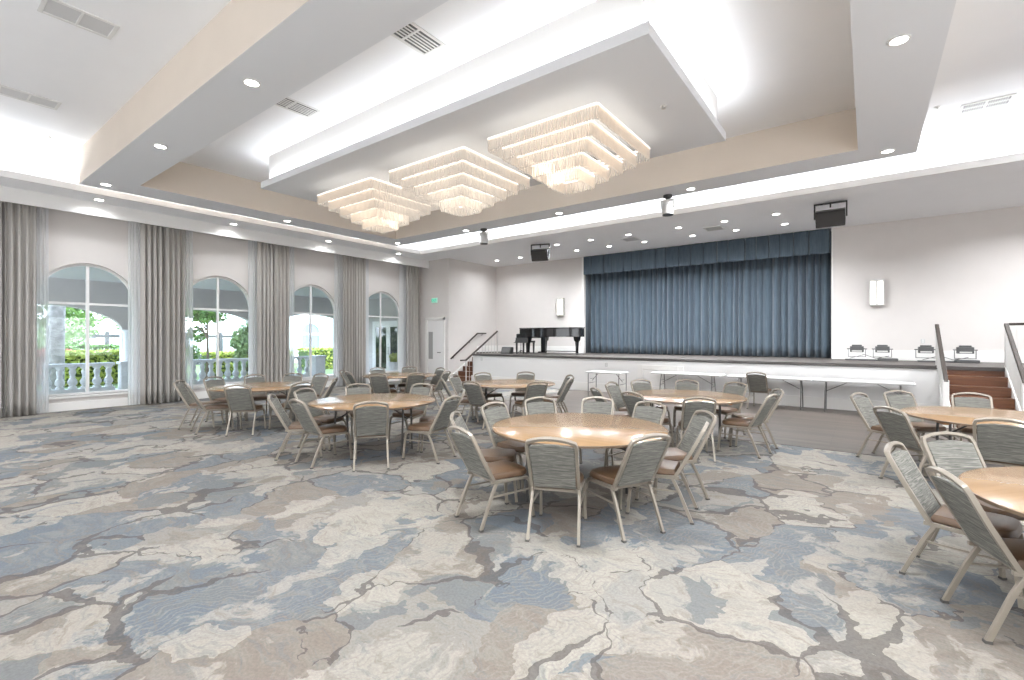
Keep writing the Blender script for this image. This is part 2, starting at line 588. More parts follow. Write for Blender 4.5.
# ------------------------------------------------------------------ room shell
XL, XR, YB, YF = -14.95, 6.5, 16.4, -6.0
XA = -13.25       # side wall of the stage alcove
YE = 13.4         # short wall with the exit door
SY = 13.6         # front of the stage
SH = 1.10
ZS, ZH = 4.86, 5.68

struct(MB().box(XL - 0.2, YF - 0.2, -0.2, XR + 0.2, YB + 0.2, 0).build('floor', M['carpet']))
struct(MB().box(-7.7, 8.6, 0.0, XR, SY, 0.006).build('dance_floor', M['dance']))

def arch_pts(yc, hw, zs, rise, n=28):
    return [(yc + hw * math.cos(PI - PI * k / n), zs + rise * math.sin(PI * k / n)) for k in range(n + 1)]

def arch_wall(mb, xin, xout, y0, y1, z0, z1, ops):
    """wall in the plane of Y and Z with arched holes; ops are (centre, half width, sill, spring, rise)"""
    ops = sorted(ops)
    for x in (xin, xout):
        cur = y0
        for yc, hw, sill, spr, rise in ops:
            mb.face([(x, cur, z0), (x, yc - hw, z0), (x, yc - hw, z1), (x, cur, z1)])
            if sill > z0:
                mb.face([(x, yc - hw, z0), (x, yc + hw, z0), (x, yc + hw, sill), (x, yc - hw, sill)])
            ap = arch_pts(yc, hw, spr, rise)
            for (ya, za), (yb, zb) in zip(ap, ap[1:]):
                mb.face([(x, ya, za), (x, yb, zb), (x, yb, z1), (x, ya, z1)])
            cur = yc + hw
        mb.face([(x, cur, z0), (x, y1, z0), (x, y1, z1), (x, cur, z1)])
    for yc, hw, sill, spr, rise in ops:
        lp = [(yc - hw, sill)] + arch_pts(yc, hw, spr, rise) + [(yc + hw, sill)]
        if sill > z0:
            lp.append(lp[0])
        for (ya, za), (yb, zb) in zip(lp, lp[1:]):
            mb.face([(xin, ya, za), (xin, yb, zb), (xout, yb, zb), (xout, ya, za)])
    for a, b in ((y0, z0), (y1, z0)):
        mb.face([(xin, a, z0), (xout, a, z0), (xout, a, z1), (xin, a, z1)])
    mb.face([(xin, y0, z1), (xin, y1, z1), (xout, y1, z1), (xout, y0, z1)])
    return mb

WC = [2.93, 5.79, 8.65, 11.51]
HW, SILL, SPR = 0.93, 0.34, 2.56
mb = arch_wall(MB(), XL, XL - 0.25, YF, YE + 0.2, 0, 6.0, [(c, HW, SILL, SPR, HW) for c in WC])
bmesh.ops.remove_doubles(mb.b, verts=mb.b.verts, dist=0.0005)
struct(mb.build('wall_windows', M['wall']))
struct(MB().box(XL - 0.02, YE, 0, XA, YE + 0.12, 6.0).box(XA - 0.12, YE + 0.12, 0, XA, YB, 6.0).build('wall_alcove', M['wall']))
CX0, CX1 = -8.84, -0.84          # proscenium opening
struct(MB().box(XA - 0.12, YB, 0, CX0, YB + 0.2, 6).box(CX1, YB, 0, XR + 0.2, YB + 0.2, 6)
       .box(CX0, YB + 0.9, 0, CX1, YB + 1.0, 6).box(CX0 - 0.02, YB + 0.2, 0, CX0, YB + 0.9, 6).box(CX1, YB + 0.2, 0, CX1 + 0.02, YB + 0.9, 6)
       .build('wall_stage', M['wall']))
struct(MB().box(XR, YF, 0, XR + 0.2, YB, 6).build('wall_right', M['wall']))
struct(MB().box(XL - 0.2, YF - 0.2, 0, XR + 0.2, YF, 6).build('wall_rear', M['wall']))

# ceiling: high plane, soffits with cove lips, dropped ring frame, floating panel
struct(MB().box(XL - 0.3, YF - 0.3, ZH, XR + 0.3, 12.8, ZH + 0.2).build('ceiling', M['ceil']))
mb = MB()
mb.box(-13.5, 12.15, ZS, XR, YB + 1.0, 4.92)                 # over the stage
mb.box(XL, YF, ZS, -13.5, YB, 4.92)                         # along the windows
struct(mb.build('ceiling_soffit', M['ceil']))  # lighter white, lifted in colour where little light reaches the stage soffit
struct(MB().box(-13.5, 12.15, 4.92, XR, 12.2, 4.995).box(-13.55, YF, 4.92, -13.5, 12.2, 4.995).box(-13.503, 12.147, ZS - 0.003, XR, 12.2, 4.92).box(-13.55, YF, ZS - 0.003, -13.497, 12.15, 4.92).build('trim_1', M['white']))
struct(MB().box(-14.2, 12.8, 4.92, XR, 12.9, 5.9).box(-14.2, YF, 4.92, -14.12, 12.8, 5.9).build('ceiling_cove', M['ceil']))
struct(MB().box(-14.4, YF, 4.55, -14.37, YE, ZS).build('trim_2', M['white']))   # board hiding the curtain tracks

FO = (-13.3, 2.45, 0.68, 10.87)
FI = (-12.4, 3.26, -0.14, 10.10)
ZF = 4.95
def ring_faces(mb, o, i, z):
    a = [(o[0], o[1], z), (o[2], o[1], z), (o[2], o[3], z), (o[0], o[3], z)]
    b = [(i[0], i[1], z), (i[2], i[1], z), (i[2], i[3], z), (i[0], i[3], z)]
    for k in range(4):
        j = (k + 1) % 4
        mb.face([a[k], a[j], b[j], b[k]])
    return mb
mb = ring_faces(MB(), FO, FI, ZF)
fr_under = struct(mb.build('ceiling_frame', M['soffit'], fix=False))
mb = MB()
for r in (FO, FI):
    q = [(r[0], r[1]), (r[2], r[1]), (r[2], r[3]), (r[0], r[3])]
    for k in range(4):
        j = (k + 1) % 4
        mb.face([(*q[k], ZF), (*q[j], ZF), (*q[j], ZH), (*q[k], ZH)])
fr_side = struct(mb.build('ceiling_frame_side', M['tan'], fix=False))
PZ = 4.97
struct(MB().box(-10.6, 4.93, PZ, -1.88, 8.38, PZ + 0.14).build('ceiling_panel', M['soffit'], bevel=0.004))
struct(MB().box(-10.45, 5.04, PZ + 0.14, -1.99, 8.27, ZH).build('ceiling_panel_core', M['white']))

# baseboards and door
struct(MB().box(XL, YF, 0, XL + 0.03, YE, 0.2).box(XL, YE - 0.025, 0, -14.6, YE, 0.2).box(-13.45, YE - 0.025, 0, XA, YE, 0.2).build('baseboard_windows', M['trim'], bevel=0.004))
struct(MB().box(XA, YB - 0.03, SH, CX0, YB, SH + 0.27).box(CX1, YB - 0.03, SH, XR, YB, SH + 0.27).box(XA, YE + 1.65, SH, XA + 0.03, YB, SH + 0.27).build('baseboard_stage', M['trim'], bevel=0.004))
struct(MB().box(-12.2, SY - 0.03, 0, 1.2, SY, 0.27).build('baseboard_stage_front', M['trim'], bevel=0.004))
struct(MB().box(CX0 - 0.10, YB - 0.02, SH, CX0, YB, ZS).box(CX1, YB - 0.015, SH, CX1 + 0.04, YB, ZS).build('trim_3', M['trim'], bevel=0.003))

d = struct(MB().box(-14.41, YE - 0.02, 0.01, -13.55, YE + 0.03, 2.40).build('door_1', M['white'], bevel=0.003))
MB().box(-14.53, YE - 0.05, 0, -14.42, YE, 2.52).box(-13.54, YE - 0.05, 0, -13.43, YE, 2.52).box(-14.53, YE - 0.05, 2.41, -13.43, YE, 2.52).build('door_frame', M['trim'], d, bevel=0.004)
MB().box(-14.36, YE - 0.03, 0.85, -14.12, YE - 0.02, 1.95).build('vision_panel', plain('grey_vision_panel', (0.36, 0.36, 0.35), 0.3), d)
MB().tube([(-13.68, YE - 0.02, 1.12), (-13.68, YE - 0.08, 1.12), (-13.80, YE - 0.08, 1.12)], 0.018, 8).lathe([(0.03, 0), (0.03, 0.02)], 12, (-13.68, YE - 0.05, 1.11)).build('door_handle', M['steel'], d, smooth=40)

# stage platform
mb = MB()
mb.box(-12.15, SY, 0, 1.2, YB, SH - 0.06)
mb.box(XA, 15.0, 0, -12.15, YB, SH - 0.06)
mb.box(1.2, SY, 0, XR, YB, SH - 0.06)
stage = struct(mb.build('stage_platform', M['fascia']))
mb = MB()
mb.prism([(-12.15, SY - 0.02), (XR, SY - 0.02), (XR, YB + 0.9), (XA, YB + 0.9), (XA, 15.0), (-12.15, 15.0)], SH - 0.06, SH)
MBs = mb.build('stage_floor', M['stagewood'], stage)
MB().box(-12.17, SY - 0.045, SH - 0.075, XR, SY - 0.02, SH + 0.004).build('stage_nosing', M['nosing'], stage, bevel=0.006)
# access hatch in the stage front
mb = MB()
mb.box(-5.52, SY - 0.03, 0.0, -5.36, SY, 0.90).box(-4.32, SY - 0.03, 0.0, -4.16, SY, 0.90).box(-5.36, SY - 0.03, 0.76, -4.32, SY, 0.90)
hatch = struct(mb.build('trim_4', M['trim'], bevel=0.008))
MB().box(-5.34, SY - 0.012, 0.02, -4.34, SY, 0.745).build('hatch_panel', M['white'], hatch, bevel=0.003)

# ------------------------------------------------------------------ windows
for i, yc in enumerate(WC):
    X = XL - 0.12
    path = [(X, yc - HW + 0.03, SILL + 0.03)] + [(X, y, z) for y, z in arch_pts(yc, HW - 0.03, SPR, HW - 0.03)] + [(X, yc + HW - 0.03, SILL + 0.03)]
    fr = struct(MB().bar(path, (1, 0, 0), 0.055, 0.09, closed=True).build('window_%d' % (i + 1), M['white'], smooth=30))
    MB().cbox((X, yc, (SILL + SPR + HW) / 2), (0.07, 0.06, SPR + HW - SILL - 0.06)).build('mullion', M['white'], fr, bevel=0.004)
    MB().cbox((X, yc, SPR - 0.04), (0.066, 2 * HW - 0.06, 0.055)).build('transom', M['white'], fr, bevel=0.004)
    MB().box(XL - 0.20, yc - HW - 0.02, SILL - 0.05, XL + 0.05, yc + HW + 0.02, SILL).build('window_sill', M['trim'], fr, bevel=0.006)
    mb = MB()
    loop = [(yc - HW + 0.04, SILL + 0.04)] + arch_pts(yc, HW - 0.04, SPR, HW - 0.04) + [(yc + HW - 0.04, SILL + 0.04)]
    mb.rings([[(X - 0.004, y, z) for y, z in loop], [(X + 0.004, y, z) for y, z in loop]])
    MB_p = mb.build('pane', M['pane'], fr)

# drapes and sheers
def cloth(y0, y1, x, z0, z1, amp, folds, seed, nz=14, nper=10, gather=0.0):
    rnd = random.Random(seed)
    n = int(folds * nper)
    ph = [rnd.uniform(0, 6.28) for _ in range(4)]
    am = [rnd.uniform(0.65, 1.2) for _ in range(int(folds) + 2)]
    bm_ = MB()
    rows = []
    for k in range(nz + 1):
        t = k / nz
        z = z1 + (z0 - z1) * t
        row = []
        for i in range(n + 1):
            u = i / n
            a = am[int(u * folds)] * (1 - u * folds % 1) + am[min(len(am) - 1, int(u * folds) + 1)] * (u * folds % 1)
            wob = 0.03 * math.sin(2.1 * t + ph[0] + u * 9)
            s_ = math.sin(2 * PI * (folds * u) + ph[1] + wob * 3)
            dx = amp * a * (s_ + 0.25 * math.sin(4 * PI * folds * u + ph[2])) * (0.55 + 0.45 * min(1, t * 3))
            yy = y0 + (y1 - y0) * (u + 0.004 * math.sin(3 * t + ph[3] + 7 * u))
            row.append(bm_.b.verts.new((x + dx, yy, z)))
        rows.append(row)
    for a, b in zip(rows, rows[1:]):
        for i in range(n):
            bm_.b.faces.new((a[i], a[i + 1], b[i + 1], b[i]))
    return bm_
def drape(y0, y1, label, seed):
    o = cloth(y0, y1, -14.66, 0.012, 4.84, 0.055, 4, seed).build('drape', M['drape'], smooth=True)
    md = o.modifiers.new('thick', 'SOLIDIFY')
    md.thickness = 0.006
    tag(o, label, 'curtain', 'grey drapes along the window wall')
def sheer_c(y0, y1, label, seed):
    o = cloth(y0, y1, -14.80, 0.012, 4.83, 0.024, 5, seed).build('sheer_curtain', M['sheer'], smooth=True)
    tag(o, label, 'curtain', 'white sheers along the window wall')
WN = ['first', 'second', 'third', 'fourth']
drape(0.98, 1.47, 'grey floor-length drape past the first arched window, cut by the picture edge', 91)
for i, yc in enumerate(WC):
    a = 1.41
    drape(yc - a, yc - a + 0.47, 'grey floor-length drape on the camera side of the %s arched window with balustrade view' % WN[i] if i < 3 else 'grey floor-length drape between the third arched window and the window showing glass doors', 10 + i)
    e = 1.41 if i < 3 else 1.62
    drape(yc + e - 0.47 if i < 3 else yc + 0.97, yc + e, 'grey floor-length drape on the stage side of the %s arched window' % WN[i] if i < 3 else 'grey floor-length drape against the wall with the EXIT sign', 20 + i)
    sheer_c(yc - 1.06, yc - 0.72, 'white sheer curtain on the camera side of the %s arched window' % WN[i], 30 + i)
    sheer_c(yc + 0.72, yc + 1.06, 'white sheer curtain on the stage side of the %s arched window' % WN[i], 40 + i)

# ------------------------------------------------------------------ stage curtain and valance
def stage_cloth(x0, x1, y, z0, z1, amp, folds, seed, pleat=False, nper=12):
    rnd = random.Random(seed)
    n = int(folds * nper)
    cuts = [0.0]
    while cuts[-1] < 1:
        cuts.append(cuts[-1] + rnd.uniform(0.7, 1.3) / folds)
    cuts = [c / cuts[-1] for c in cuts]
    am = [rnd.uniform(0.6, 1.25) for _ in cuts]
    q = MB()
    nz = 10
    rows = []
    for k in range(nz + 1):
        t = k / nz
        row = []
        j = 0
        for i in range(n + 1):
            u = i / n
            while j < len(cuts) - 2 and u > cuts[j + 1]:
                j += 1
            f = (u - cuts[j]) / (cuts[j + 1] - cuts[j])
            if pleat:
                dd = -amp * (1 if f < 0.90 else math.cos((f - 0.90) / 0.10 * 2 * PI) * 0.5 + 0.5) + 0.006 * math.sin(f * 12)
                zz = z1 + (z0 - z1) * t - (0.022 * math.sin(f * PI) * t)
            else:
                prof = abs(math.sin(PI * f)) ** 0.75
                dd = amp - 2 * amp * am[j] * prof + 0.012 * math.sin(6 * t + j) * t
                zz = z1 + (z0 - z1) * t
            row.append(q.b.verts.new((x0 + (x1 - x0) * u, y + dd, zz)))
        rows.append(row)
    for a, b in zip(rows, rows[1:]):
        for i in range(n):
            q.b.faces.new((a[i], a[i + 1], b[i + 1], b[i]))
    return q
o = stage_cloth(CX0 + 0.03, CX1 - 0.03, YB + 0.42, SH + 0.012, 4.80, 0.085, 38, 5).build('stage_curtain', M['velvet'], smooth=True)
tag(o, 'closed blue velvet stage curtain hanging in full folds behind the white stage front', 'curtain')
o.modifiers.new('thick', 'SOLIDIFY').thickness = 0.008
for xx, nm in ((CX0 + 0.012, 'side_return'), (CX1 - 0.012, 'side_return')):
    q = MB()
    q.rings([[(xx + 0.008 * math.sin(k * 1.3) * (1 if xx < -4 else -1), YB + 0.10 + 0.44 * k / 10, z) for k in range(11)] for z in (SH + 0.012, 4.80)], closed=False)
    ch = q.build(nm, M['velvet'], o, smooth=True)
    ch.modifiers.new('thick', 'SOLIDIFY').thickness = 0.008
o = stage_cloth(CX0 + 0.01, CX1 - 0.01, YB + 0.04, 4.16, ZS - 0.005, 0.11, 19, 8, True, 36).build('stage_valance', M['velvet'], smooth=35)
tag(o, 'short box-pleated blue valance above the stage curtain', 'curtain')
o.modifiers.new('thick', 'SOLIDIFY').thickness = 0.008

# ------------------------------------------------------------------ ceiling fittings
dl = None
DL_LIGHT = bpy.data.lights.new('downlight_lamp', 'AREA')
DL_LIGHT.shape = 'DISK'
DL_LIGHT.size = 0.14
DL_LIGHT.energy = 32.0
DL_LIGHT.color = (0.925, 0.96, 1.0)
DL_LIGHT.spread = math.radians(150)
SOFFIT_LIGHT = DL_LIGHT.copy()
BACK_LIGHT = DL_LIGHT.copy()
BACK_LIGHT.energy = 22.0
STAGE_LIGHT = DL_LIGHT.copy()
STAGE_LIGHT.energy = 80.0
SOFFIT_LIGHT.energy = 5.0
def downlight(x, y, z, label, group):
    global dl
    if dl is None:
        dl = thing('downlight', label, 'ceiling light', (x, y, z), 0, group)
        MB().lathe([(0.105, 0.0), (0.105, -0.008), (0.082, -0.012), (0.078, -0.004), (0.078, 0.0)], 24, cap=False).build('trim_ring', M['white'], dl, smooth=40)
        MB().lathe([(0.079, -0.002), (0.079, -0.006), (0.001, -0.0065)], 24).build('lens', M['downlight'], dl, smooth=40)
        index_kids(dl)
        o_ = dl
    else:
        o_ = copy_tree(dl)
        o_.location = (x, y, z)
        tag(o_, label, 'ceiling light', group)
    l = bpy.data.objects.new('downlight_lamp', SOFFIT_LIGHT if x < -13.5 else (BACK_LIGHT if y > 14.5 else (STAGE_LIGHT if y > 13 else DL_LIGHT)))
    l.location = (x, y, z - 0.02)
    COL.objects.link(l)
FILL_LIGHT = DL_LIGHT.copy()  # unseen lamps added without fixtures to even out the room's brightness
FILL_LIGHT.size = 0.3
FILL_LIGHT.energy = 85.0
def fill_lamp(x, y, z):
    l = bpy.data.objects.new('unseen_fill_lamp', FILL_LIGHT)
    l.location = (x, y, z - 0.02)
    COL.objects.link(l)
row1 = [-8.40, -7.12, -5.84, -4.33, -3.10, -1.87]
row2 = [-12.07, -10.89, -8.38, -7.11, -5.86, -4.32, -3.08, -1.84]
for i, x in enumerate(row1):
    downlight(x, 13.65, ZS, 'round recessed downlight in the outer row before the stage, %s from the piano end' % ORD[i], 'downlights over the stage')
for i, x in enumerate(row2):
    downlight(x, 14.98, ZS, 'round recessed downlight in the row over the stage boards, %s from the piano end' % ORD[i], 'downlights over the stage')
for i, y in enumerate((2.93, 5.79, 8.67, 11.54)):
    downlight(-14.02, y, ZS, 'round recessed downlight in the soffit above the %s arched window' % ORD[i], 'downlights above the windows')
for lab, (x, y) in (('front beam, third from the window corner', (-6.26, 2.80)), ('front beam, second from the window corner', (-9.57, 2.80)), ('beam at its front window corner', (-12.87, 2.80)),
                    ('window-side beam, midway along', (-12.87, 6.70)), ('beam at its window and stage corner', (-12.87, 10.55)), ('stage-side beam, beside the spotlight above the piano', (-9.70, 10.55)),
                    ('stage-side beam, midway between the spotlights', (-6.42, 10.55)), ('stage-side beam, past the spotlight above the curtain', (-3.08, 10.55)),
                    ('beam at its corner by the blank wall', (0.27, 10.48)), ('beam away from the windows, midway along', (0.27, 6.65))):
    downlight(x, y, ZF, 'round recessed downlight in the dropped ' + lab, 'downlights in the dropped ceiling beam')
for x, y, z in ((-3.0, 2.8, ZF), (0.27, 2.8, ZF), (-12, -2, ZH), (-8, -3, ZH), (4.5, -1, ZH), (3.5, 2, ZH), (3.5, 5, ZH), (3.5, 8, ZH), (3.0, 14.2, ZS), (5.2, 14.2, ZS), (3.5, 10.5, ZH), (0, -4, ZH), (-6, -4, ZH), (-12, -4, ZH), (3.5, -4, ZH)):
    fill_lamp(x, y, z)

def vent(x, y, z, lx, ly, kind, label):
    t = thing('ceiling_vent', label, 'air vent', (x, y, z), 0, 'ceiling air vents')
    f_ = 0.045
    MB().box(-lx / 2, -ly / 2, -0.014, lx / 2, -ly / 2 + f_, 0).box(-lx / 2, ly / 2 - f_, -0.014, lx / 2, ly / 2, 0).box(-lx / 2, -ly / 2 + f_, -0.014, -lx / 2 + f_, ly / 2 - f_, 0).box(lx / 2 - f_, -ly / 2 + f_, -0.014, lx / 2, ly / 2 - f_, 0).build('frame', M['vent'], t, bevel=0.003)
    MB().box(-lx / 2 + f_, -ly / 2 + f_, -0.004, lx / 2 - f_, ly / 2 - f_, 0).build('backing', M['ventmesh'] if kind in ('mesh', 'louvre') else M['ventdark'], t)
    if kind == 'louvre':
        q = MB()
        n = int((ly - 2 * f_) / 0.045)
        for i in range(n):
            yy = -ly / 2 + f_ + (i + 0.5) * (ly - 2 * f_) / n
            q.box(-lx / 2 + f_, -0.024, -0.0015, lx / 2 - f_, 0.024, 0.0015, Matrix.Translation((0, yy, -0.010)) @ Matrix.Rotation(0.22, 4, 'X'))
        q.build('slat', M['vent'], t)
    q = MB()
    if kind in ('mesh', 'grid'):
        if lx > ly:
            q.box(-0.012, -ly / 2 + f_, -0.013, 0.012, ly / 2 - f_, 0)
        else:
            q.box(-lx / 2 + f_, -0.012, -0.013, lx / 2 - f_, 0.012, 0)
    if kind == 'grid':
        n = int((lx - 2 * f_) / 0.03)
        for i in range(1, n):
            xx = -lx / 2 + f_ + i * (lx - 2 * f_) / n
            q.box(xx - 0.006, -ly / 2 + f_, -0.010, xx + 0.006, ly / 2 - f_, 0)
        q.box(-lx / 2 + f_, -0.02, -0.013, lx / 2 - f_, 0.02, 0)
    if kind == 'bars':
        for i in range(1, 6):
            xx = -lx / 2 + f_ + i * (lx - 2 * f_) / 6
            q.box(xx - 0.012, -ly / 2 + f_, -0.012, xx + 0.008, ly / 2 - f_, -0.002)
        q.box(-lx / 2 + f_, 0.02, -0.013, lx / 2 - f_, 0.05, 0)
    if kind != 'louvre':
        q.build('divider', M['vent'], t)
vent(-7.83, 1.45, ZH, 0.44, 0.70, 'mesh', 'grey mesh return vent in the high ceiling at the picture corner')
vent(-11.08, 1.42, ZH, 0.42, 0.74, 'mesh', 'grey mesh return vent in the high ceiling before the dropped beam')
vent(-13.75, 1.45, ZH, 0.42, 0.74, 'mesh', 'grey mesh return vent beside the window cove light')
vent(1.60, 11.26, ZH, 0.66, 0.42, 'grid', 'two-row supply vent in the high ceiling beside the blank wall')
vent(-7.85, 4.12, ZH, 0.42, 0.95, 'bars', 'white slotted vent beside the floating panel, closer to the windows')
vent(-4.78, 4.10, ZH, 0.42, 0.95, 'bars', 'white slotted vent beside the floating panel, farther from the windows')
vent(-6.06, 14.33, ZS, 0.5, 0.5, 'louvre', 'square louvred vent in the stage soffit, closer to the piano')
vent(-3.54, 14.36, ZS, 0.5, 0.5, 'louvre', 'square louvred vent in the stage soffit, closer to the corner speaker')

for lab, (x, y, z) in (('high ceiling beside the cove at the windows', (-12.9, 1.95, ZH)), ('high ceiling beside the two-row vent', (0.95, 10.9, ZH)), ('floating panel above the chandeliers', (-2.3, 6.6, PZ))):
    t = thing('sprinkler_head', 'small white sprinkler head in the ' + lab, 'sprinkler', (x, y, z), 0, 'sprinkler heads')
    MB().lathe([(0.045, 0), (0.045, -0.006), (0.02, -0.012)], 16).build('escutcheon', M['white'], t, smooth=40)
    MB().lathe([(0.012, -0.01), (0.012, -0.03), (0.03, -0.034), (0.03, -0.038)], 12).build('deflector', M['silver'], t, smooth=40)

# chandeliers: five square tiers of crystal rods stepping inward
def chandelier(x, label):
    t = thing('chandelier', label, 'chandelier', (x, 6.55, PZ), 0, 'square crystal chandeliers')
    MB().box(-0.45, -0.45, -0.025, 0.45, 0.45, 0).build('ceiling_plate', M['white'], t, bevel=0.005)
    for sx in (-0.12, 0.12):
        for sy in (-0.12, 0.12):
            MB().tube([(sx, sy, -0.03), (sx, sy, -0.72)], 0.010, 6).build('stem', M['silver'], t)
    for k in range(5):
        h = 0.93 - 0.165 * k
        z1 = -0.20 - 0.125 * k
        ln = 0.19
        a = MB()
        for (p0, p1) in (((-h, -h), (h, -h)), ((h, -h), (h, h)), ((h, h), (-h, h)), ((-h, h), (-h, -h))):
            dx, dy = (p1[0] - p0[0]), (p1[1] - p0[1])
            L_ = math.hypot(dx, dy)
            ux, uy = dx / L_, dy / L_
            a.bar([(p0[0], p0[1], z1 + 0.012), (p1[0], p1[1], z1 + 0.012)], (0, 0, 1), 0.035, 0.024)
        fr_ = a.build('tier_frame', M['led'], t)
        c = MB()
        rnd = random.Random(k)
        for (p0, p1) in (((-h, -h), (h, -h)), ((h, -h), (h, h)), ((h, h), (-h, h)), ((-h, h), (-h, -h))):
            n = max(4, int(2 * h / 0.042))
            for i in range(n):
                u = (i + 0.5) / n
                px, py = p0[0] + (p1[0] - p0[0]) * u, p0[1] + (p1[1] - p0[1]) * u
                r_ = 0.019
                zl = z1 - ln + rnd.uniform(-0.006, 0.006)
                c.rings([[(px + r_ * math.cos(PI / 2 * m_ + PI / 4), py + r_ * math.sin(PI / 2 * m_ + PI / 4), z) for m_ in range(4)] for z in (z1, zl + 0.02)] + [[(px + 0.3 * r_ * math.cos(PI / 2 * m_ + PI / 4), py + 0.3 * r_ * math.sin(PI / 2 * m_ + PI / 4), zl) for m_ in range(4)]])
        f2 = c.build('crystal_fringe', M['crystal'], fr_)
        f2['kind'] = 'stuff'
    lamp('POINT', 'chandelier_lamp', (x, 6.55, PZ - 0.60), (0, 0, 0), 10, (1.0, 0.92, 0.80), shadow_soft_size=0.25)
chandelier(-3.77, 'square tiered crystal chandelier, the one away from the windows')
chandelier(-6.15, 'square tiered crystal chandelier, middle one of the three')
chandelier(-8.57, 'square tiered crystal chandelier, the one closer to the windows')

# spotlights hung from the dropped beam
def spotlight(x, y, label):
    t = thing('ceiling_spotlight', label, 'spotlight', (x, y, ZF), 0, 'white spotlights on the dropped beam')
    MB().lathe([(0.10, 0), (0.10, -0.05), (0.05, -0.06), (0.05, -0.10)], 16).build('mount', M['charcoal'], t, smooth=40)
    MB().bar([(-0.145, 0, -0.30), (-0.145, 0, -0.11), (0.145, 0, -0.11), (0.145, 0, -0.30)], (0, 1, 0), 0.02, 0.07).build('yoke', M['silver'], t)
    MB().lathe([(0.07, -0.12), (0.115, -0.14), (0.125, -0.20), (0.118, -0.24), (0.128, -0.26), (0.128, -0.40), (0.115, -0.44)], 20).build('housing', M['plastic'], t, smooth=35)
    MB().lathe([(0.117, -0.243), (0.121, -0.247), (0.121, -0.256), (0.117, -0.26)], 20, cap=False).build('band', M['charcoal'], t, smooth=35)
    MB().lathe([(0.119, -0.435), (0.119, -0.455), (0.09, -0.46)], 20).build('lens_rim', M['black'], t, smooth=35)
spotlight(-3.64, 10.72, 'white ceiling spotlight before the middle of the blue curtain')
spotlight(-9.14, 10.72, 'white ceiling spotlight above the window end of the stage')

# speakers hanging over the stage front
def speaker(x, rz, label):
    t = thing('hanging_speaker', label, 'speaker', (x, 13.25, ZS), rz, 'hanging black speakers')
    MB().bar([(-0.31, 0, -0.36), (-0.31, 0, -0.02), (0.31, 0, -0.02), (0.31, 0, -0.36)], (0, 1, 0), 0.03, 0.06).cbox((0, 0, -0.06), (0.03, 0.03, 0.12)).build('bracket', M['black'], t)
    R = Matrix.Translation((0, 0, -0.33)) @ Matrix.Rotation(0.5, 4, 'X')
    q = MB()
    poly = [(-0.16, -0.20), (0.18, -0.15), (0.18, 0.12), (-0.16, 0.19)]
    q.rings([[R @ V((sx, y, z)) for y, z in poly] for sx in (-0.285, 0.285)])
    q.build('cabinet', M['black'], t, bevel=0.01)
    MB().box(-0.27, -0.168, -0.185, 0.27, -0.16, 0.135, R).build('grille', plain('speaker_grille', (0.035, 0.033, 0.032), 0.6), t)
speaker(-0.70, 0.0, 'black hanging speaker above the curtain corner by the blank wall')
speaker(-8.80, 0.35, 'black hanging speaker above the piano end of the stage')

# wall sconces
def sconce(x, label):
    t = thing('wall_sconce', label, 'wall lamp', (x, YB, 2.60), 0, 'wall sconces beside the curtain')
    MB().box(-0.165, -0.03, 0, 0.165, 0, 0.70).build('back_plate', M['silver'], t, bevel=0.006)
    MB().box(-0.165, -0.11, -0.01, 0.165, -0.03, 0.03).box(-0.165, -0.11, 0.65, 0.165, -0.03, 0.71).box(-0.165, -0.11, 0.03, -0.135, -0.03, 0.65).box(0.135, -0.11, 0.03, 0.165, -0.03, 0.65).box(-0.022, -0.11, 0.03, 0.022, -0.03, 0.65).build('frame', M['silver'], t, bevel=0.003)
    for s in (-1, 1):
        MB().cbox((s * 0.0785, -0.07, 0.34), (0.11, 0.06, 0.62)).build('diffuser', M['sconce'], t, bevel=0.004)
sconce(0.19, 'glowing twin-panel wall sconce on the blank wall beside the curtain')
sconce(-9.88, 'glowing twin-panel wall sconce above the piano')

# exit sign
t = thing('exit_sign', 'small green illuminated EXIT sign above the white door', 'sign', (-14.02, YE, 3.22))
MB().box(-0.15, -0.05, -0.10, 0.15, 0, 0.10).build('housing', M['exitface'], t, bevel=0.01)
fc = bpy.data.curves.new('exit_lettering', 'FONT')
fc.body = 'EXIT'
fc.size = 0.145
fc.align_x = 'CENTER'
fc.align_y = 'CENTER'
fc.extrude = 0.004
fc.offset = 0.004
fc.materials.append(M['exitgreen'])
ft = bpy.data.objects.new('lettering_curve', fc)
fo = bpy.data.objects.new('lettering', bpy.data.meshes.new_from_object(ft))
bpy.data.objects.remove(ft)
COL.objects.link(fo)
fo.parent = t
fo.location = (0, -0.054, 0)
fo.rotation_euler = (PI / 2, 0, 0)

# outlets
def outlet(x, y, z, label):
    t = thing('wall_outlet', label, 'outlet', (x, y, z), 0, 'white wall outlets')
    MB().box(-0.045, -0.012, -0.06, 0.045, 0, 0.06).build('cover_plate', M['plastic'], t, bevel=0.004)
    MB().cbox((0, -0.014, 0.025), (0.04, 0.006, 0.03)).cbox((0, -0.014, -0.025), (0.04, 0.006, 0.03)).build('socket', M['vent'], t)
outlet(1.15, YB, 1.62, 'white outlet plate on the blank wall beside the stair rail')
outlet(-6.55, SY, 0.86, 'white outlet plate on the stage front above the small folding table')
outlet(-11.7, SY, 0.90, 'white outlet plate on the stage front beside the dark steps')

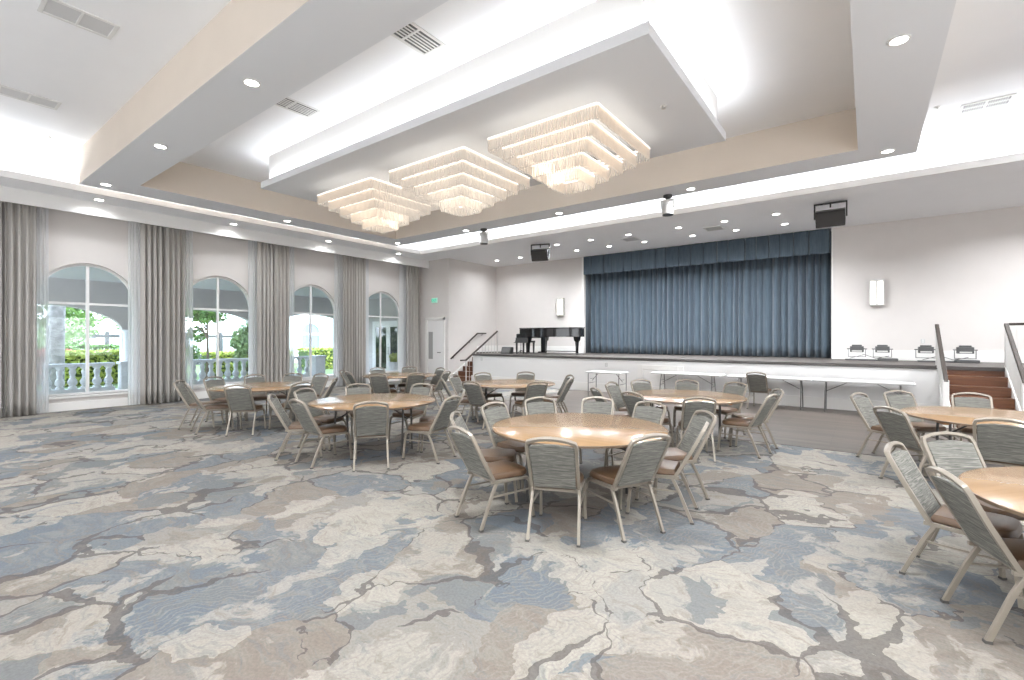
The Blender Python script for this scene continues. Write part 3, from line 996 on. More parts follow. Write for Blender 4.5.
# ------------------------------------------------------------------ stairs and rails
def stairs(x0, x1, ytop, n, run, label, skirt):
    rise = SH / n
    t = thing('stairs', label, 'stairs', ((x0 + x1) / 2, ytop, 0))
    w_ = (x1 - x0) / 2
    for k in range(1, n):
        z = SH - rise * k
        y1 = -run * (k - 1)
        MB().box(-w_, y1 - run, 0, w_, y1, z).build('step', M['stepwood'], t, bevel=0.006)
    MB().box(-w_, -0.004, SH - rise, w_, 0.016, SH - 0.045).build('riser', M['stepwood'], t)
    for s in skirt:
        xx = s * (w_ + 0.03)
        L_ = run * (n - 1)
        q = MB()
        poly = [(0.0, 0.0), (-L_ - 0.06, 0.0), (-L_ - 0.06, rise + 0.06), (-L_ + 0.1, rise + 0.12), (0.0, SH + 0.02)]
        q.rings([[(xx + e, y, z) for y, z in poly] for e in (-0.028, 0.028)])
        q.build('stringer', M['trim'], t, bevel=0.004)
    return t
stairs(XA + 0.06, -12.21, 15.0, 6, 0.28, 'dark brown steps up to the stage beside the exit door', (-1,))
stairs(1.28, 2.20, SY - 0.02, 6, 0.28, 'red-brown steps up to the stage between two railings', (-1, 1))

def railing(path, posts, label, zoff=0.0):
    """path: top rail points; posts run down to the given foot heights"""
    t = thing('stair_railing', label, 'railing', (path[0][0], path[0][1], 0), 0, 'stage stair railings')
    o = V((path[0][0], path[0][1], 0))
    P = [V(p) - o for p in path]
    q = MB()
    bd = (1, 0, 0) if abs(path[-1][0] - path[0][0]) < 0.3 else (0, 1, 0)
    q.bar(P, bd, 0.05, 0.065)
    q.build('handrail', M['rail'], t, bevel=0.008)
    for (a, b, fat) in posts:
        a, b = V(a) - o, V(b) - o
        q = MB().cbox(((a.x + b.x) / 2, (a.y + b.y) / 2, (a.z + b.z) / 2), (fat, fat, abs(a.z - b.z)))
        q.build('post' if fat > 0.02 else 'baluster', M['trim'] if fat > 0.05 else M['silver'], t)
    return t
def lerp(a, b, u):
    return a + (b - a) * u
# rail at the steps beside the exit door
xr = -12.18
ya, za, yb, zb = 13.25, 0.86, 15.15, 1.98
posts = []
for i in range(11):
    u = i / 10
    y = lerp(ya, yb, u)
    posts.append(((xr, y, lerp(za, zb, u)), (xr, y, SH if y > SY else 0.0), 0.035 if i in (0, 10) else 0.014))
railing([(xr, ya - 0.3, za), (xr, ya, za), (xr, yb, zb)], posts, 'dark-topped stair railing on the stage corner beside the exit door')
t = thing('wall_handrail', 'dark sloping handrail fixed to the alcove wall above the brown steps', 'handrail', (XA + 0.08, 13.45, 0))
MB().bar([(0, 0, 0.88), (0, 1.6, 1.90), (0, 2.15, 1.90)], (1, 0, 0), 0.05, 0.05).build('rail', M['rail'], t, bevel=0.008)
for yy, zz in ((0.15, 0.97), (1.1, 1.58), (1.9, 1.90)):
    MB().tube([(0, yy, zz - 0.02), (0, yy, zz - 0.07), (-0.08, yy, zz - 0.08)], 0.01, 6).build('bracket', M['charcoal'], t)
# rails of the red-brown steps
for xr, lab in ((1.18, 'stair railing with pale balusters on the blank-wall steps, curtain side'), (2.22, 'stair railing with pale balusters on the blank-wall steps, picture-edge side')):
    posts = []
    for i in range(16):
        u = i / 15
        y = lerp(13.58, 12.10, u)
        z = lerp(1.98, 0.90, u)
        foot = max(0.02, lerp(SH + 0.02, 0.22, u)) if u < 1 else 0.0
        posts.append(((xr, y, z), (xr, y, foot), 0.04 if i == 0 else (0.085 if i == 15 else 0.018)))
    railing([(xr, 13.58, 1.98), (xr, 12.06, 0.87)], posts, lab)
posts = [((2.27 + 0.12 * i, 13.66, 1.96), (2.27 + 0.12 * i, 13.66, SH), 0.10 if i == 3 else 0.016) for i in range(1, 24)]
railing([(2.27, 13.66, 1.98), (5.1, 13.66, 1.98)], posts, 'guard railing along the stage edge beyond the red-brown steps')

# ------------------------------------------------------------------ furniture
# banquet chair, facing +Y
def make_chair():
    t = thing('banquet_chair', 'grey woven banquet chair', 'chair')
    W = 0.201
    def y_at(z):            # lean of the back
        return lerp(-0.195, -0.435, (z - 0.42) / (0.885 - 0.42))
    # upholstered back
    q = MB()
    rings = []
    nx = 8
    for k in range(9):
        u = k / 8
        rr = []
        hw = 0.179 + 0.008 * u
        z = lerp(0.425, 0.815, u)
        crown = 0.022 * u
        f, b = [], []
        for i in range(nx + 1):
            s = -1 + 2 * i / nx
            zz = z + crown * (1 - s * s)
            th = 0.020 + 0.008 * (1 - s * s) * math.sin(PI * min(1, max(0, u)) * 0.9 + 0.15)
            f.append((s * hw, y_at(zz) + th, zz))
            b.append((s * hw, y_at(zz) - 0.014, zz))
        rings.append(f + b[::-1])
    q.rings(rings)
    q.build('backrest', M['weave'], t, smooth=50, bevel=0.006)
    # back frame: two uprights, crown rail and the bar under the hand slot
    zt = 0.855
    ups = []
    for s in (-1, 1):
        ups.append([(s * W, y_at(0.40) + 0.012, 0.405), (s * W, y_at(0.42), 0.44), (s * W * 1.01, y_at(0.65), 0.65), (s * W * 1.02, y_at(0.82), 0.82), (s * (W - 0.006), y_at(0.85), 0.85)])
    arc = []
    for i in range(9):
        s = -1 + 2 * i / 8
        z = 0.855 + 0.034 * (1 - s * s)
        arc.append((s * (W - 0.012), y_at(z), z))
    q = MB()
    path = ups[0] + arc + ups[1][::-1]
    q.bar(path, V((0, 1, 0.516)), 0.026, 0.030)
    q.build('back_frame', M['frame'], t, smooth=35, bevel=0.004)
    # seat
    q = MB()
    def outline(g, z):
        pts = []
        a, b_, c = 0.178 - g, 0.208 - g, 0.235 - g
        yb = -0.175 + g
        for i in range(13):
            th = i / 12 * PI
            pts.append((b_ * math.copysign(abs(math.cos(th)) ** 0.55, math.cos(th)), 0.10 + (c - 0.09) * math.sin(th) ** 0.6, z))
        pts += [(-a - 0.015, 0.0, z), (-a, yb, z), (a, yb, z), (a + 0.015, 0.0, z)]
        return pts
    q.rings([outline(0.012, 0.405), outline(0.0, 0.418), outline(0.0, 0.445), outline(0.012, 0.466), outline(0.06, 0.478)])
    q.build('seat', M['vinyl'], t, smooth=40)
    # seat rails and front apron
    q = MB()
    for s in (-1, 1):
        q.bar([(s * W, -0.21, 0.405), (s * W, 0.19, 0.390)], (1, 0, 0), 0.028, 0.024)
    q.cbox((0, 0.16, 0.390), (2 * W, 0.024, 0.024)).cbox((0, -0.15, 0.395), (2 * W, 0.024, 0.024))
    q.build('seat_frame', M['frame'], t, bevel=0.003)
    for s in (-1, 1):
        lg = MB().bar([(s * W, 0.15, 0.392), (s * W, 0.195, 0.384), (s * (W + 0.002), 0.222, 0.355), (s * (W + 0.004), 0.232, 0.30), (s * (W + 0.012), 0.262, 0.008)], (1, 0, 0), 0.028, 0.024).build('leg', M['frame'], t, bevel=0.003)
        MB().cbox((s * (W + 0.012), 0.262, 0.008), (0.030, 0.034, 0.016)).build('glide', M['glide'], lg)
        lg = MB().bar([(s * W, -0.150, 0.398), (s * (W + 0.004), -0.215, 0.27), (s * (W + 0.012), -0.325, 0.008)], (1, 0, 0), 0.028, 0.024).build('leg', M['frame'], t, bevel=0.003)
        MB().cbox((s * (W + 0.012), -0.325, 0.008), (0.030, 0.034, 0.016)).build('glide', M['glide'], lg)
        MB().bar([(s * (W + 0.003), -0.21, 0.275), (s * (W + 0.003), 0.234, 0.275)], (1, 0, 0), 0.014, 0.014).build('stretcher', M['frame'], t)
    index_kids(t)
    return t
chair0 = make_chair()
used = [False]

TAB = {'A': (-9.46, 4.45, 'table by the windows'), 'B': (-5.95, 4.43, 'second front-row table from the windows'), 'C': (-2.46, 4.43, 'large middle table'), 'D': (1.39, 4.23, 'lower edge-cut table'),
       'E': (-9.50, 7.86, 'table by the exit door'), 'F': (-5.95, 7.86, 'table below the piano'), 'G': (-2.39, 7.86, 'table facing the blue curtain'), 'H': (1.25, 7.95, 'table facing the red-brown steps')}
SEATS = {  # angle round the table in degrees, distance of the backrest top from the table centre, extra turn
    'C': [(-111.5, 1.42, 5), (-147.0, 1.339, 0), (174.2, 1.298, 0), (140.5, 1.437, 0), (108.7, 1.489, 0), (79, 1.432, 0), (43.8, 1.449, 0), (10.4, 1.268, 0), (-31.3, 1.191, 4), (-72.5, 1.29, 5)],
    'B': [(-39, 1.205, 2), (-91.9, 1.205, 0), (-126.7, 1.415, 0), (-161.7, 1.328, 0), (155, 1.36, 0), (105, 1.34, 0), (11.8, 1.411, 0), (47.2, 1.351, 0)],
    'A': [(-45.2, 1.181, 0), (-100.0, 1.26, 0), (-132.1, 1.492, 0), (-165, 1.443, 0), (161.5, 1.427, 0), (132.0, 1.565, 0), (104.5, 1.521, 0), (45, 1.36, 0), (5, 1.26, 0)],
    'D': [(159.5, 1.315, 6), (126, 1.48, 0), (-160, 1.095, -1)],
    'E': [(-105, 1.312, 0), (-62.5, 1.287, 0), (-20.8, 1.195, 0), (-138, 1.44, 0), (170.0, 1.23, 0), (128.0, 1.29, 0), (78, 1.24, 0), (18, 1.34, 0)],
    'F': [(-125, 1.46, 0), (-166, 1.4, 0), (-89, 1.3, 0), (157, 1.36, 0), (112, 1.36, 0), (-27.8, 1.197, 0), (13.5, 1.298, 0), (52.2, 1.34, 0)],
    'G': [(-111, 1.24, 0), (175.6, 1.372, 0), (-144, 1.5, 14), (141.4, 1.432, 0), (105.5, 1.46, 0), (70.5, 1.48, 0), (-65, 1.36, 0), (-11, 1.34, 0), (26, 1.42, 0)],
    'H': [(155, 1.52, 0), (125, 1.572, 0), (92, 1.572, 0), (-139, 1.42, 0), (-98, 1.28, 0)],
}
def where(a):
    a = (a + 360) % 360
    names = ['red-steps side', 'stage/red-steps corner', 'stage side', 'stage/window corner', 'window side', 'carpet/window corner', 'carpet side', 'carpet/red-steps corner']
    return names[int(((a + 22.5) % 360) // 45)]
def place_chair(x, y, rz, label, group):
    if used[0]:
        o_ = copy_tree(chair0)
    else:
        o_ = chair0
        used[0] = True
    o_.location = (x, y, 0.006 if (y > 8.45 and x > -7.7) else 0)
    o_.rotation_euler = (0, 0, rz)
    tag(o_, label, 'chair', group)
    return o_
for key, lst in SEATS.items():
    cx, cy_, tn = TAB[key]
    bins = {}
    for s in lst:
        bins.setdefault(where(s[0]), []).append(s)
    for wh, ss in bins.items():
        ss.sort(key=lambda s: s[0] % 360)
        for n, (a, dist, tw) in enumerate(ss):
            th = math.radians(a)
            r_ = dist - 0.435
            extra = ''
            if len(ss) > 1:
                pos = [(math.cos(math.radians(q[0])) * q[1], math.sin(math.radians(q[0])) * q[1]) for q in ss]
                dx = max(p_[0] for p_ in pos) - min(p_[0] for p_ in pos)
                dy = max(p_[1] for p_ in pos) - min(p_[1] for p_ in pos)
                ax = 0 if dx > dy else 1
                lowest = pos[n][ax] == min(p_[ax] for p_ in pos)
                extra = ', closer to ' + (('the windows' if lowest else 'the red steps') if ax == 0 else ('the camera' if lowest else 'the stage'))
            lab = 'grey chair, %s of %s%s' % (wh, tn, extra)
            place_chair(cx + r_ * math.cos(th), cy_ + r_ * math.sin(th), th + PI / 2 + math.radians(tw), lab, 'banquet chairs round the ' + tn)
place_chair(-2.07, 12.72, math.radians(-4), 'grey banquet chair drawn up to the white folding tables, its back to the room', 'chairs at the folding tables')

# round banquet tables
def make_table():
    t = thing('round_table', 'round table', 'table')
    R = 0.915
    prof = [(R - 0.004, 0.738), (R, 0.742), (R, 0.752), (R - 0.004, 0.7585)]
    q = MB()
    q.lathe([(R - 0.005, 0.737), (R - 0.005, 0.757), (R - 0.010, 0.760)], 96)
    q.build('tabletop', M['tablewood'], t, smooth=40)
    q = MB()
    n = 96
    q.rings([[(rr * math.cos(2 * PI * k / n), rr * math.sin(2 * PI * k / n), z) for k in range(n)] for rr, z in ((R - 0.006, 0.736), (R, 0.738), (R, 0.756), (R - 0.006, 0.759))], caps=False)
    q.build('edge_band', M['edge'], t, smooth=40)
    for s in (-1, 1):
        MB().cbox((0, s * 0.30, 0.716), (1.35, 0.06, 0.040)).build('cleat', M['plywood'], t)
        MB().cbox((s * 0.66, 0, 0.716), (0.05, 0.9, 0.036)).build('cleat', M['plywood'], t)
    for s in (-1, 1):
        for u in (-1, 1):
            MB().tube([(s * 0.52, u * 0.16, 0.70), (s * 0.525, u * 0.17, 0.55), (s * 0.52, u * 0.20, 0.14), (s * 0.52, u * 0.21, 0.004)], 0.0145, 8).build('leg', M['darksteel'], t, smooth=60)
        MB().tube([(s * 0.524, -0.175, 0.50), (s * 0.524, 0.175, 0.50)], 0.010, 6).tube([(s * 0.524, 0, 0.50), (s * 0.20, 0, 0.705)], 0.010, 6).build('brace', M['darksteel'], t, smooth=60)
    index_kids(t)
    return t
tb0 = make_table()
TL = {'A': 'round wooden banquet table by the windows, second arched window behind it', 'B': 'round wooden banquet table second from the windows, carpet-side row', 'C': 'large round wooden banquet table in the middle of the carpet, chairs all round',
      'D': 'round wooden banquet table, the lower of two cut by the picture edge', 'E': 'round wooden banquet table by the exit door and last window', 'F': 'round wooden banquet table below the piano',
      'G': 'round wooden banquet table facing the blue curtain and white folding tables', 'H': 'round wooden banquet table facing the red-brown steps'}
for i, (k, (x, y, tn)) in enumerate(TAB.items()):
    o_ = tb0 if i == 0 else copy_tree(tb0)
    o_.location = (x, y, 0)
    o_.rotation_euler = (0, 0, [1.5, 0.5, 0.5, 1.4, 0.75, 0.65, 0.25, 0.25][i])
    tag(o_, TL[k], 'table', 'round banquet tables')

# folding tables along the stage front
def folding_table(x0, x1, y0, y1, label, mid=True):
    L_, D = x1 - x0, y1 - y0
    zf = 0.006
    t = thing('folding_table', label, 'table', ((x0 + x1) / 2, (y0 + y1) / 2, zf), 0, 'white folding tables')
    h = 0.735
    MB().box(-L_ / 2, -D / 2, h - 0.042, L_ / 2, D / 2, h).build('tabletop', M['plastic'], t, bevel=0.012, seg=3)
    xe = L_ / 2 - (0.24 if mid else 0.06)
    for s in (-1, 1):
        for u in (-1, 1):
            MB().tube([(s * xe, u * (D / 2 - 0.20), h - 0.05), (s * (xe + 0.01), u * (D / 2 - 0.14), 0.45), (s * (xe + 0.015), u * (D / 2 - 0.08), 0.06), (s * (xe + 0.015), u * (D / 2 - 0.08), 0.004)] if mid else
                      [(s * xe, u * (D / 2 - 0.05), h - 0.05), (s * xe, u * (D / 2 - 0.05), 0.004)], 0.0135, 8).build('leg', M['steel'], t, smooth=60)
        MB().tube([(s * (xe + 0.01), -D / 2 + 0.12, 0.40), (s * (xe + 0.01), D / 2 - 0.12, 0.40)], 0.010, 6).tube([(s * xe, 0, 0.46), (s * (xe - 0.42 if mid else xe - 0.2), 0, h - 0.05)], 0.009, 6).tube([(s * (xe + 0.005), -0.1, 0.52), (s * (xe + 0.005), 0.1, 0.52)], 0.009, 6).build('brace', M['steel'], t, smooth=60)
    return t
folding_table(-1.02, 0.80, 12.88, 13.50, 'long white folding table at the end by the red-brown steps')
folding_table(-2.86, -1.04, 12.88, 13.50, 'long white folding table in the middle, grey chair drawn up to it')
folding_table(-4.86, -3.04, 12.88, 13.50, 'long white folding table before the panelled hatch of the stage front')
folding_table(-6.48, -5.42, 12.10, 12.70, 'short white folding table standing apart, below the piano', mid=False)

# grand piano on the stage, keyboard toward the alcove
t = thing('grand_piano', 'black lacquered grand piano with closed lid on the stage', 'piano', (-9.22, 14.95, SH), 0)
body = [(-1.16, -0.72), (-0.72, -0.72), (0.30, -0.72), (0.62, -0.64), (0.98, -0.50), (1.16, -0.28), (1.18, -0.02), (1.05, 0.22), (0.80, 0.34), (0.45, 0.40), (0.05, 0.52), (-0.35, 0.70), (-0.72, 0.74), (-1.16, 0.74)]
MB().prism(body, 0.64, 0.94).build('rim', M['lacquer'], t, smooth=30, bevel=0.01)
lid = [(x * 1.012 + (0.02 if x > -0.5 else 0.0), y * 1.02) for x, y in body if x > -0.8]
lid[0] = (-0.72, -0.735) 
MB().prism([(-1.17, -0.735)] + lid + [(-1.17, 0.755)], 0.945, 0.975).build('lid', M['lacquer'], t, smooth=30, bevel=0.006)
MB().box(-1.30, -0.72, 0.60, -0.96, 0.74, 0.70).box(-1.30, -0.74, 0.60, -0.84, -0.70, 0.76).box(-1.30, 0.72, 0.60, -0.84, 0.76, 0.76).build('keybed', M['lacquer'], t, bevel=0.01)
MB().box(-1.28, -0.62, 0.70, -1.17, 0.62, 0.722).build('keyboard', M['plastic'], t)
for lx, ly in ((-0.85, -0.58), (-0.85, 0.58), (0.90, -0.05)):
    lg = MB().rings([[(lx + sx * a, ly + sy * a, z) for sx, sy in ((-1, -1), (1, -1), (1, 1), (-1, 1))] for a, z in ((0.10, 0.66), (0.085, 0.52), (0.05, 0.46), (0.035, 0.10), (0.045, 0.06))]).build('leg', M['lacquer'], t, bevel=0.006)
    MB().lathe([(0.03, 0.004), (0.035, 0.03), (0.03, 0.06)], 12, (lx, ly, 0)).build('caster', M['steel'], lg, smooth=50)
MB().box(-0.62, -0.10, 0.08, -0.52, 0.10, 0.66).box(-0.74, -0.13, 0.05, -0.50, 0.13, 0.09).build('pedal_lyre', M['lacquer'], t, bevel=0.008)
MB().box(-0.5, -0.015, 0.10, 0.86, 0.015, 0.13).build('truss_bar', M['charcoal'], t)
t = thing('piano_bench', 'black piano bench pulled up to the grand piano keyboard', 'bench', (-10.56, 14.85, SH))
MB().box(-0.20, -0.40, 0.42, 0.20, 0.40, 0.50).build('seat', M['black'], t, bevel=0.015)
for lx in (-0.16, 0.16):
    for ly in (-0.34, 0.34):
        MB().rings([[(lx + sx * a, ly + sy * a, z) for sx, sy in ((-1, -1), (1, -1), (1, 1), (-1, 1))] for a, z in ((0.03, 0.43), (0.02, 0.004))]).build('leg', M['black'], t)
t = thing('music_stand', 'low black folded music stand between bench and piano', 'stand', (-10.15, 14.0, SH), 0.3)
MB().tube([(0, 0, 0.05), (0, 0, 0.46)], 0.014, 8).build('pole', M['black'], t, smooth=60)
for a in range(3):
    MB().tube([(0, 0, 0.16), (0.22 * math.cos(a * 2.1), 0.22 * math.sin(a * 2.1), 0.012)], 0.011, 6).build('leg', M['black'], t, smooth=60)
MB().box(-0.24, -0.02, 0.44, 0.24, 0.0, 0.62, Matrix.Rotation(-0.2, 4, 'X')).box(-0.24, -0.12, 0.42, 0.24, -0.02, 0.44).build('desk', M['black'], t)
t = thing('stage_monitor', 'small black wedge monitor on the stage beside the piano bench', 'speaker', (-10.95, 14.2, SH), 0.2)
q = MB()
q.rings([[(sx, y, z) for y, z in ((-0.17, 0.0), (0.16, 0.0), (0.16, 0.26), (-0.02, 0.26))] for sx in (-0.2, 0.2)])
q.build('cabinet', M['black'], t, bevel=0.01)
MB().face([(-0.17, -0.165, 0.04), (0.17, -0.165, 0.04), (0.17, -0.045, 0.23), (-0.17, -0.045, 0.23)])
MB().box(-0.17, -0.01, -0.10, 0.17, 0.0, 0.10, Matrix.Translation((0, -0.10, 0.135)) @ Matrix.Rotation(-0.53, 4, 'X')).build('grille', M['charcoal'], t)

# floor stands with small stage lamps
def lamp_bar(x, y, heads, label):
    t = thing('stage_light_bar', label, 'stage light', (x, y, SH), 0, 'stage light bars on the stage floor')
    MB().box(-0.52, -0.10, 0.0, 0.52, 0.10, 0.035).box(0.18, -0.16, 0.0, 0.60, 0.16, 0.07).build('base', M['charcoal'], t, bevel=0.01)
    for hx in heads:
        MB().bar([(hx - 0.19, 0, 0.30), (hx - 0.19, 0, 0.10), (hx + 0.19, 0, 0.10), (hx + 0.19, 0, 0.30)], (0, 1, 0), 0.016, 0.04).build('yoke', M['steel'], t)
        hd = MB().box(hx - 0.15, -0.10, 0.22, hx + 0.15, 0.10, 0.38).box(hx - 0.11, -0.06, 0.38, hx + 0.11, 0.06, 0.42).build('lamp_head', M['charcoal'], t, bevel=0.012)
        MB().box(hx - 0.11, -0.106, 0.235, hx + 0.11, -0.10, 0.27).build('lens', M['silver'], hd)
        MB().tube([(hx - 0.22, 0, 0.31), (hx + 0.22, 0, 0.31)], 0.014, 6).build('pivot', M['charcoal'], hd)
    MB().tube([(-0.42, 0.02, 0.05), (-0.1, -0.02, 0.16), (0.15, 0.03, 0.06), (0.42, 0, 0.13)], 0.008, 6).build('cable', M['black'], t, smooth=60)
lamp_bar(0.02, 15.75, (-0.26, 0.28), 'dark stage light bar with two lamps below the blank-wall sconce')
lamp_bar(1.52, 15.75, (-0.36, 0.36), 'dark stage light bar with two lamps behind the stair railing')

# ------------------------------------------------------------------ outside: loggia, garden, facing wing
XO = -20.5
struct(MB().box(XO - 0.3, YF, -0.25, XL - 0.25, 20, -0.05).build('loggia_floor', M['pave']))
struct(MB().box(XO - 0.3, YF, 3.6, XL - 0.25, 20, 3.8).build('loggia_ceiling', plain('loggia_ceiling_paint', (0.60, 0.59, 0.58), 0.9)))
mb = arch_wall(MB(), XO, XO - 0.35, YF, 14.5, -0.05, 6.2, [(c, 2.2, -0.05, 1.95, 0.83) for c in (-1.9, 2.7, 7.3, 11.9)])
bmesh.ops.remove_doubles(mb.b, verts=mb.b.verts, dist=0.0005)
struct(mb.build('wall_loggia', M['stucco']))
struct(MB().box(XO, 14.3, -0.05, XL - 0.25, 14.5, 3.6).build('wall_loggia_end', M['stucco']))
dd = struct(MB().box(-19.25, 14.24, 0, -19.15, 14.30, 2.5).box(-16.97, 14.24, 0, -16.87, 14.30, 2.5).box(-19.15, 14.24, 2.4, -16.97, 14.30, 2.5).build('door_2', M['trim'], bevel=0.005))
for s, x0 in ((0, -19.15), (1, -18.05)):
    lf = MB().box(x0, 14.25, 0, x0 + 0.14, 14.29, 2.4).box(x0 + 0.94, 14.25, 0, x0 + 1.08, 14.29, 2.4).box(x0 + 0.14, 14.25, 2.22, x0 + 0.94, 14.29, 2.4).box(x0 + 0.14, 14.25, 0, x0 + 0.94, 14.29, 0.25).build('door_leaf', M['trim'], dd, bevel=0.004)
    MB().box(x0 + 0.14, 14.262, 0.25, x0 + 0.94, 14.278, 2.22).build('pane', M['darkglass'], lf)
    hx = x0 + (1.01 if s == 0 else 0.07)
    MB().tube([(hx, 14.25, 0.95), (hx, 14.19, 0.95), (hx, 14.19, 1.25), (hx, 14.25, 1.25)], 0.012, 8).build('door_handle', M['charcoal'], lf, smooth=50)
# attic roof edge so that the ceiling void is closed from outside
struct(MB().box(XL - 0.3, YF - 0.3, 6.0, XR + 0.3, YB + 1.2, 6.15).build('roof', M['stucco']))

BAL = [(0.11, 0.0), (0.11, 0.06), (0.07, 0.09), (0.115, 0.16), (0.125, 0.22), (0.10, 0.29), (0.06, 0.36), (0.075, 0.39), (0.06, 0.42), (0.085, 0.50), (0.09, 0.55), (0.065, 0.62), (0.11, 0.67), (0.11, 0.71)]
bal0 = None
def balustrade(y0, y1, label):
    global bal0
    X = XO + 0.12
    t = thing('balustrade', label, 'balustrade', (X, y0, -0.05), 0, 'stone balustrades of the loggia')
    L_ = y1 - y0
    MB().box(-0.13, 0, 0.83, 0.13, L_, 0.93).build('top_rail', M['stone'], t, bevel=0.015)
    MB().box(-0.13, 0, 0.0, 0.13, L_, 0.12).build('bottom_rail', M['stone'], t, bevel=0.01)
    n = int(L_ / 0.30)
    for i in range(n):
        if bal0 is None:
            bal0 = MB().lathe(BAL, 14).build('baluster', M['stone'], t, smooth=50)
            o_ = bal0
        else:
            o_ = bal0.copy()
            COL.objects.link(o_)
            o_.parent = t
        o_.location = (0, (i + 0.5) * L_ / n, 0.12)
balustrade(0.75, 4.65, 'grey stone balustrade seen through the first arched window')
balustrade(5.35, 9.25, 'grey stone balustrade seen through the second arched window')
balustrade(9.95, 11.70, 'short grey stone balustrade seen through the third arched window')
for lab, y in (('at the stage end of the first arched bay', 5.0), ('between second and third arched bays', 9.6), ('ending the short balustrade behind the third window', 12.0)):
    t = thing('stone_pedestal', 'square grey stone pedestal ' + lab, 'pedestal', (XO + 0.26, y, -0.05), 0, 'loggia pedestals')
    MB().box(-0.19, -0.24, 0, 0.19, 0.24, 0.86).build('block', M['stone'], t, bevel=0.01)
    MB().box(-0.23, -0.28, 0.86, 0.23, 0.28, 0.95).build('cap', M['stone'], t, bevel=0.015)
for lab, y in (('on the pedestal behind the first arched window', 5.0), ('between the second and third windows', 9.6)):
    t = thing('stone_column', 'round pale stone column ' + lab, 'column', (XO + 0.22, y, 0.90), 0, 'loggia columns')
    MB().lathe([(0.17, 0), (0.17, 0.05), (0.14, 0.08), (0.13, 0.95), (0.15, 0.98), (0.19, 1.03), (0.19, 1.08)], 20).build('shaft', M['whitestucco'], t, smooth=40)

struct(MB().box(-70, -30, -0.4, XO - 0.3, 60, -0.15).build('lawn', M['lawn']))
# leafy plants
def leaves(mb, c, r, n, size, rnd, shell=0.55):
    for _ in range(n):
        while True:
            p = V((rnd.uniform(-1, 1), rnd.uniform(-1, 1), rnd.uniform(-1, 1)))
            if shell < p.length <= 1:
                break
        p = V((c[0] + p.x * r[0], c[1] + p.y * r[1], c[2] + p.z * r[2]))
        a = V((rnd.gauss(0, 1), rnd.gauss(0, 1), rnd.gauss(0, 1))).normalized()
        b = a.cross(V((rnd.gauss(0, 1), rnd.gauss(0, 1), rnd.gauss(0, 1)))).normalized()
        s = size * rnd.uniform(0.7, 1.3)
        mb.face([p - a * s, p + b * s * 0.45, p + a * s, p - b * s * 0.45])
def tree(x, y, h, trunk_h, crown, leafmat, barkmat, label, n=1500, size=0.11, tr=0.09, name='tree'):
    rnd = random.Random(int(x * 10 + y * 77))
    t = thing(name, label, 'tree', (x, y, -0.2), 0, 'trees in the garden')
    q = MB().tube([(0, 0, 0), (0.05, 0.03, trunk_h * 0.5), (0, 0.06, trunk_h), (0.03, 0, h * 0.8)], tr, 8, tr * 0.35)
    for k in range(7):
        a = rnd.uniform(0, 6.28)
        z = rnd.uniform(trunk_h * 0.9, h * 0.75)
        q.tube([(0, 0, z), (crown * 0.4 * math.cos(a), crown * 0.4 * math.sin(a), z + 0.3), (crown * 0.75 * math.cos(a), crown * 0.75 * math.sin(a), z + 0.6)], tr * 0.4, 6, 0.01)
    q.build('trunk', barkmat, t, smooth=60)
    q = MB()
    ncl = 16
    for k in range(ncl):
        a = rnd.uniform(0, 6.28)
        rr = crown * math.sqrt(rnd.random()) * 0.72
        z = rnd.uniform(trunk_h, h - 0.2)
        leaves(q, (rr * math.cos(a), rr * math.sin(a), z), (crown * 0.42, crown * 0.42, crown * 0.36), n // ncl, size, rnd, 0.2)
    o_ = q.build('crown', leafmat, t, fix=False)
def hedge(x0, x1, y0, y1, h, leafmat, label, n):
    rnd = random.Random(int(y0 * 31 + x0 * 7))
    t = thing('hedge', label, 'hedge', ((x0 + x1) / 2, (y0 + y1) / 2, -0.2), 0, 'clipped garden hedges')
    q = MB()
    w_, l_ = (x1 - x0) / 2, (y1 - y0) / 2
    for _ in range(n):
        p = V((rnd.uniform(-w_, w_), rnd.uniform(-l_, l_), rnd.uniform(0.05, h)))
        if rnd.random() < 0.45:
            p.z = h + rnd.uniform(-0.06, 0.05)
        elif rnd.random() < 0.6:
            p.x = w_ * rnd.uniform(0.85, 1.05)
        a = V((rnd.gauss(0, 1), rnd.gauss(0, 1), rnd.gauss(0, 1))).normalized()
        b = a.cross(V((rnd.gauss(0, 1), rnd.gauss(0, 1), rnd.gauss(0, 1)))).normalized()
        s = rnd.uniform(0.07, 0.13)
        q.face([p - a * s, p + b * s * 0.5, p + a * s, p - b * s * 0.5])
    q.build('foliage', leafmat, t, fix=False)
    MB().box(-w_ * 0.8, -l_ * 0.97, 0, w_ * 0.8, l_ * 0.97, h * 0.9).build('inner_twigs', plain('hedge_twigs', (0.07, 0.11, 0.03), 0.9, var=0.4, vs=20), t)
hedge(-25.6, -24.2, 3.8, 7.4, 1.32, M['limeleaf'], 'clipped lime-green hedge behind the first window balustrade', 2600)
hedge(-29.5, -28.2, 3.4, 8.6, 1.5, M['leaf'], 'darker green hedge behind the lime hedge', 2600)
hedge(-27.0, -26.0, 2.9, 4.6, 1.35, M['redleaf'], 'red-leaved low hedge beside the pale trunk', 1200)
hedge(-26.4, -25.0, 9.3, 13.4, 1.15, M['limeleaf'], 'lime-green hedge under the trees behind the second window', 2600)
hedge(-27.0, -25.6, 14.6, 18.5, 1.25, M['limeleaf'], 'lime-green hedge behind the third window balustrade', 2200)
tree(-23.3, 8.50, 5.0, 1.2, 0.95, M['leaf'], M['brownbark'], 'slim-trunked green tree behind the second window, first pane', 2600)
tree(-23.1, 10.15, 3.1, 0.4, 0.70, M['paleleaf'], M['brownbark'], 'bushy pale green tree behind the second window, stage-side pane', 2600, 0.09)
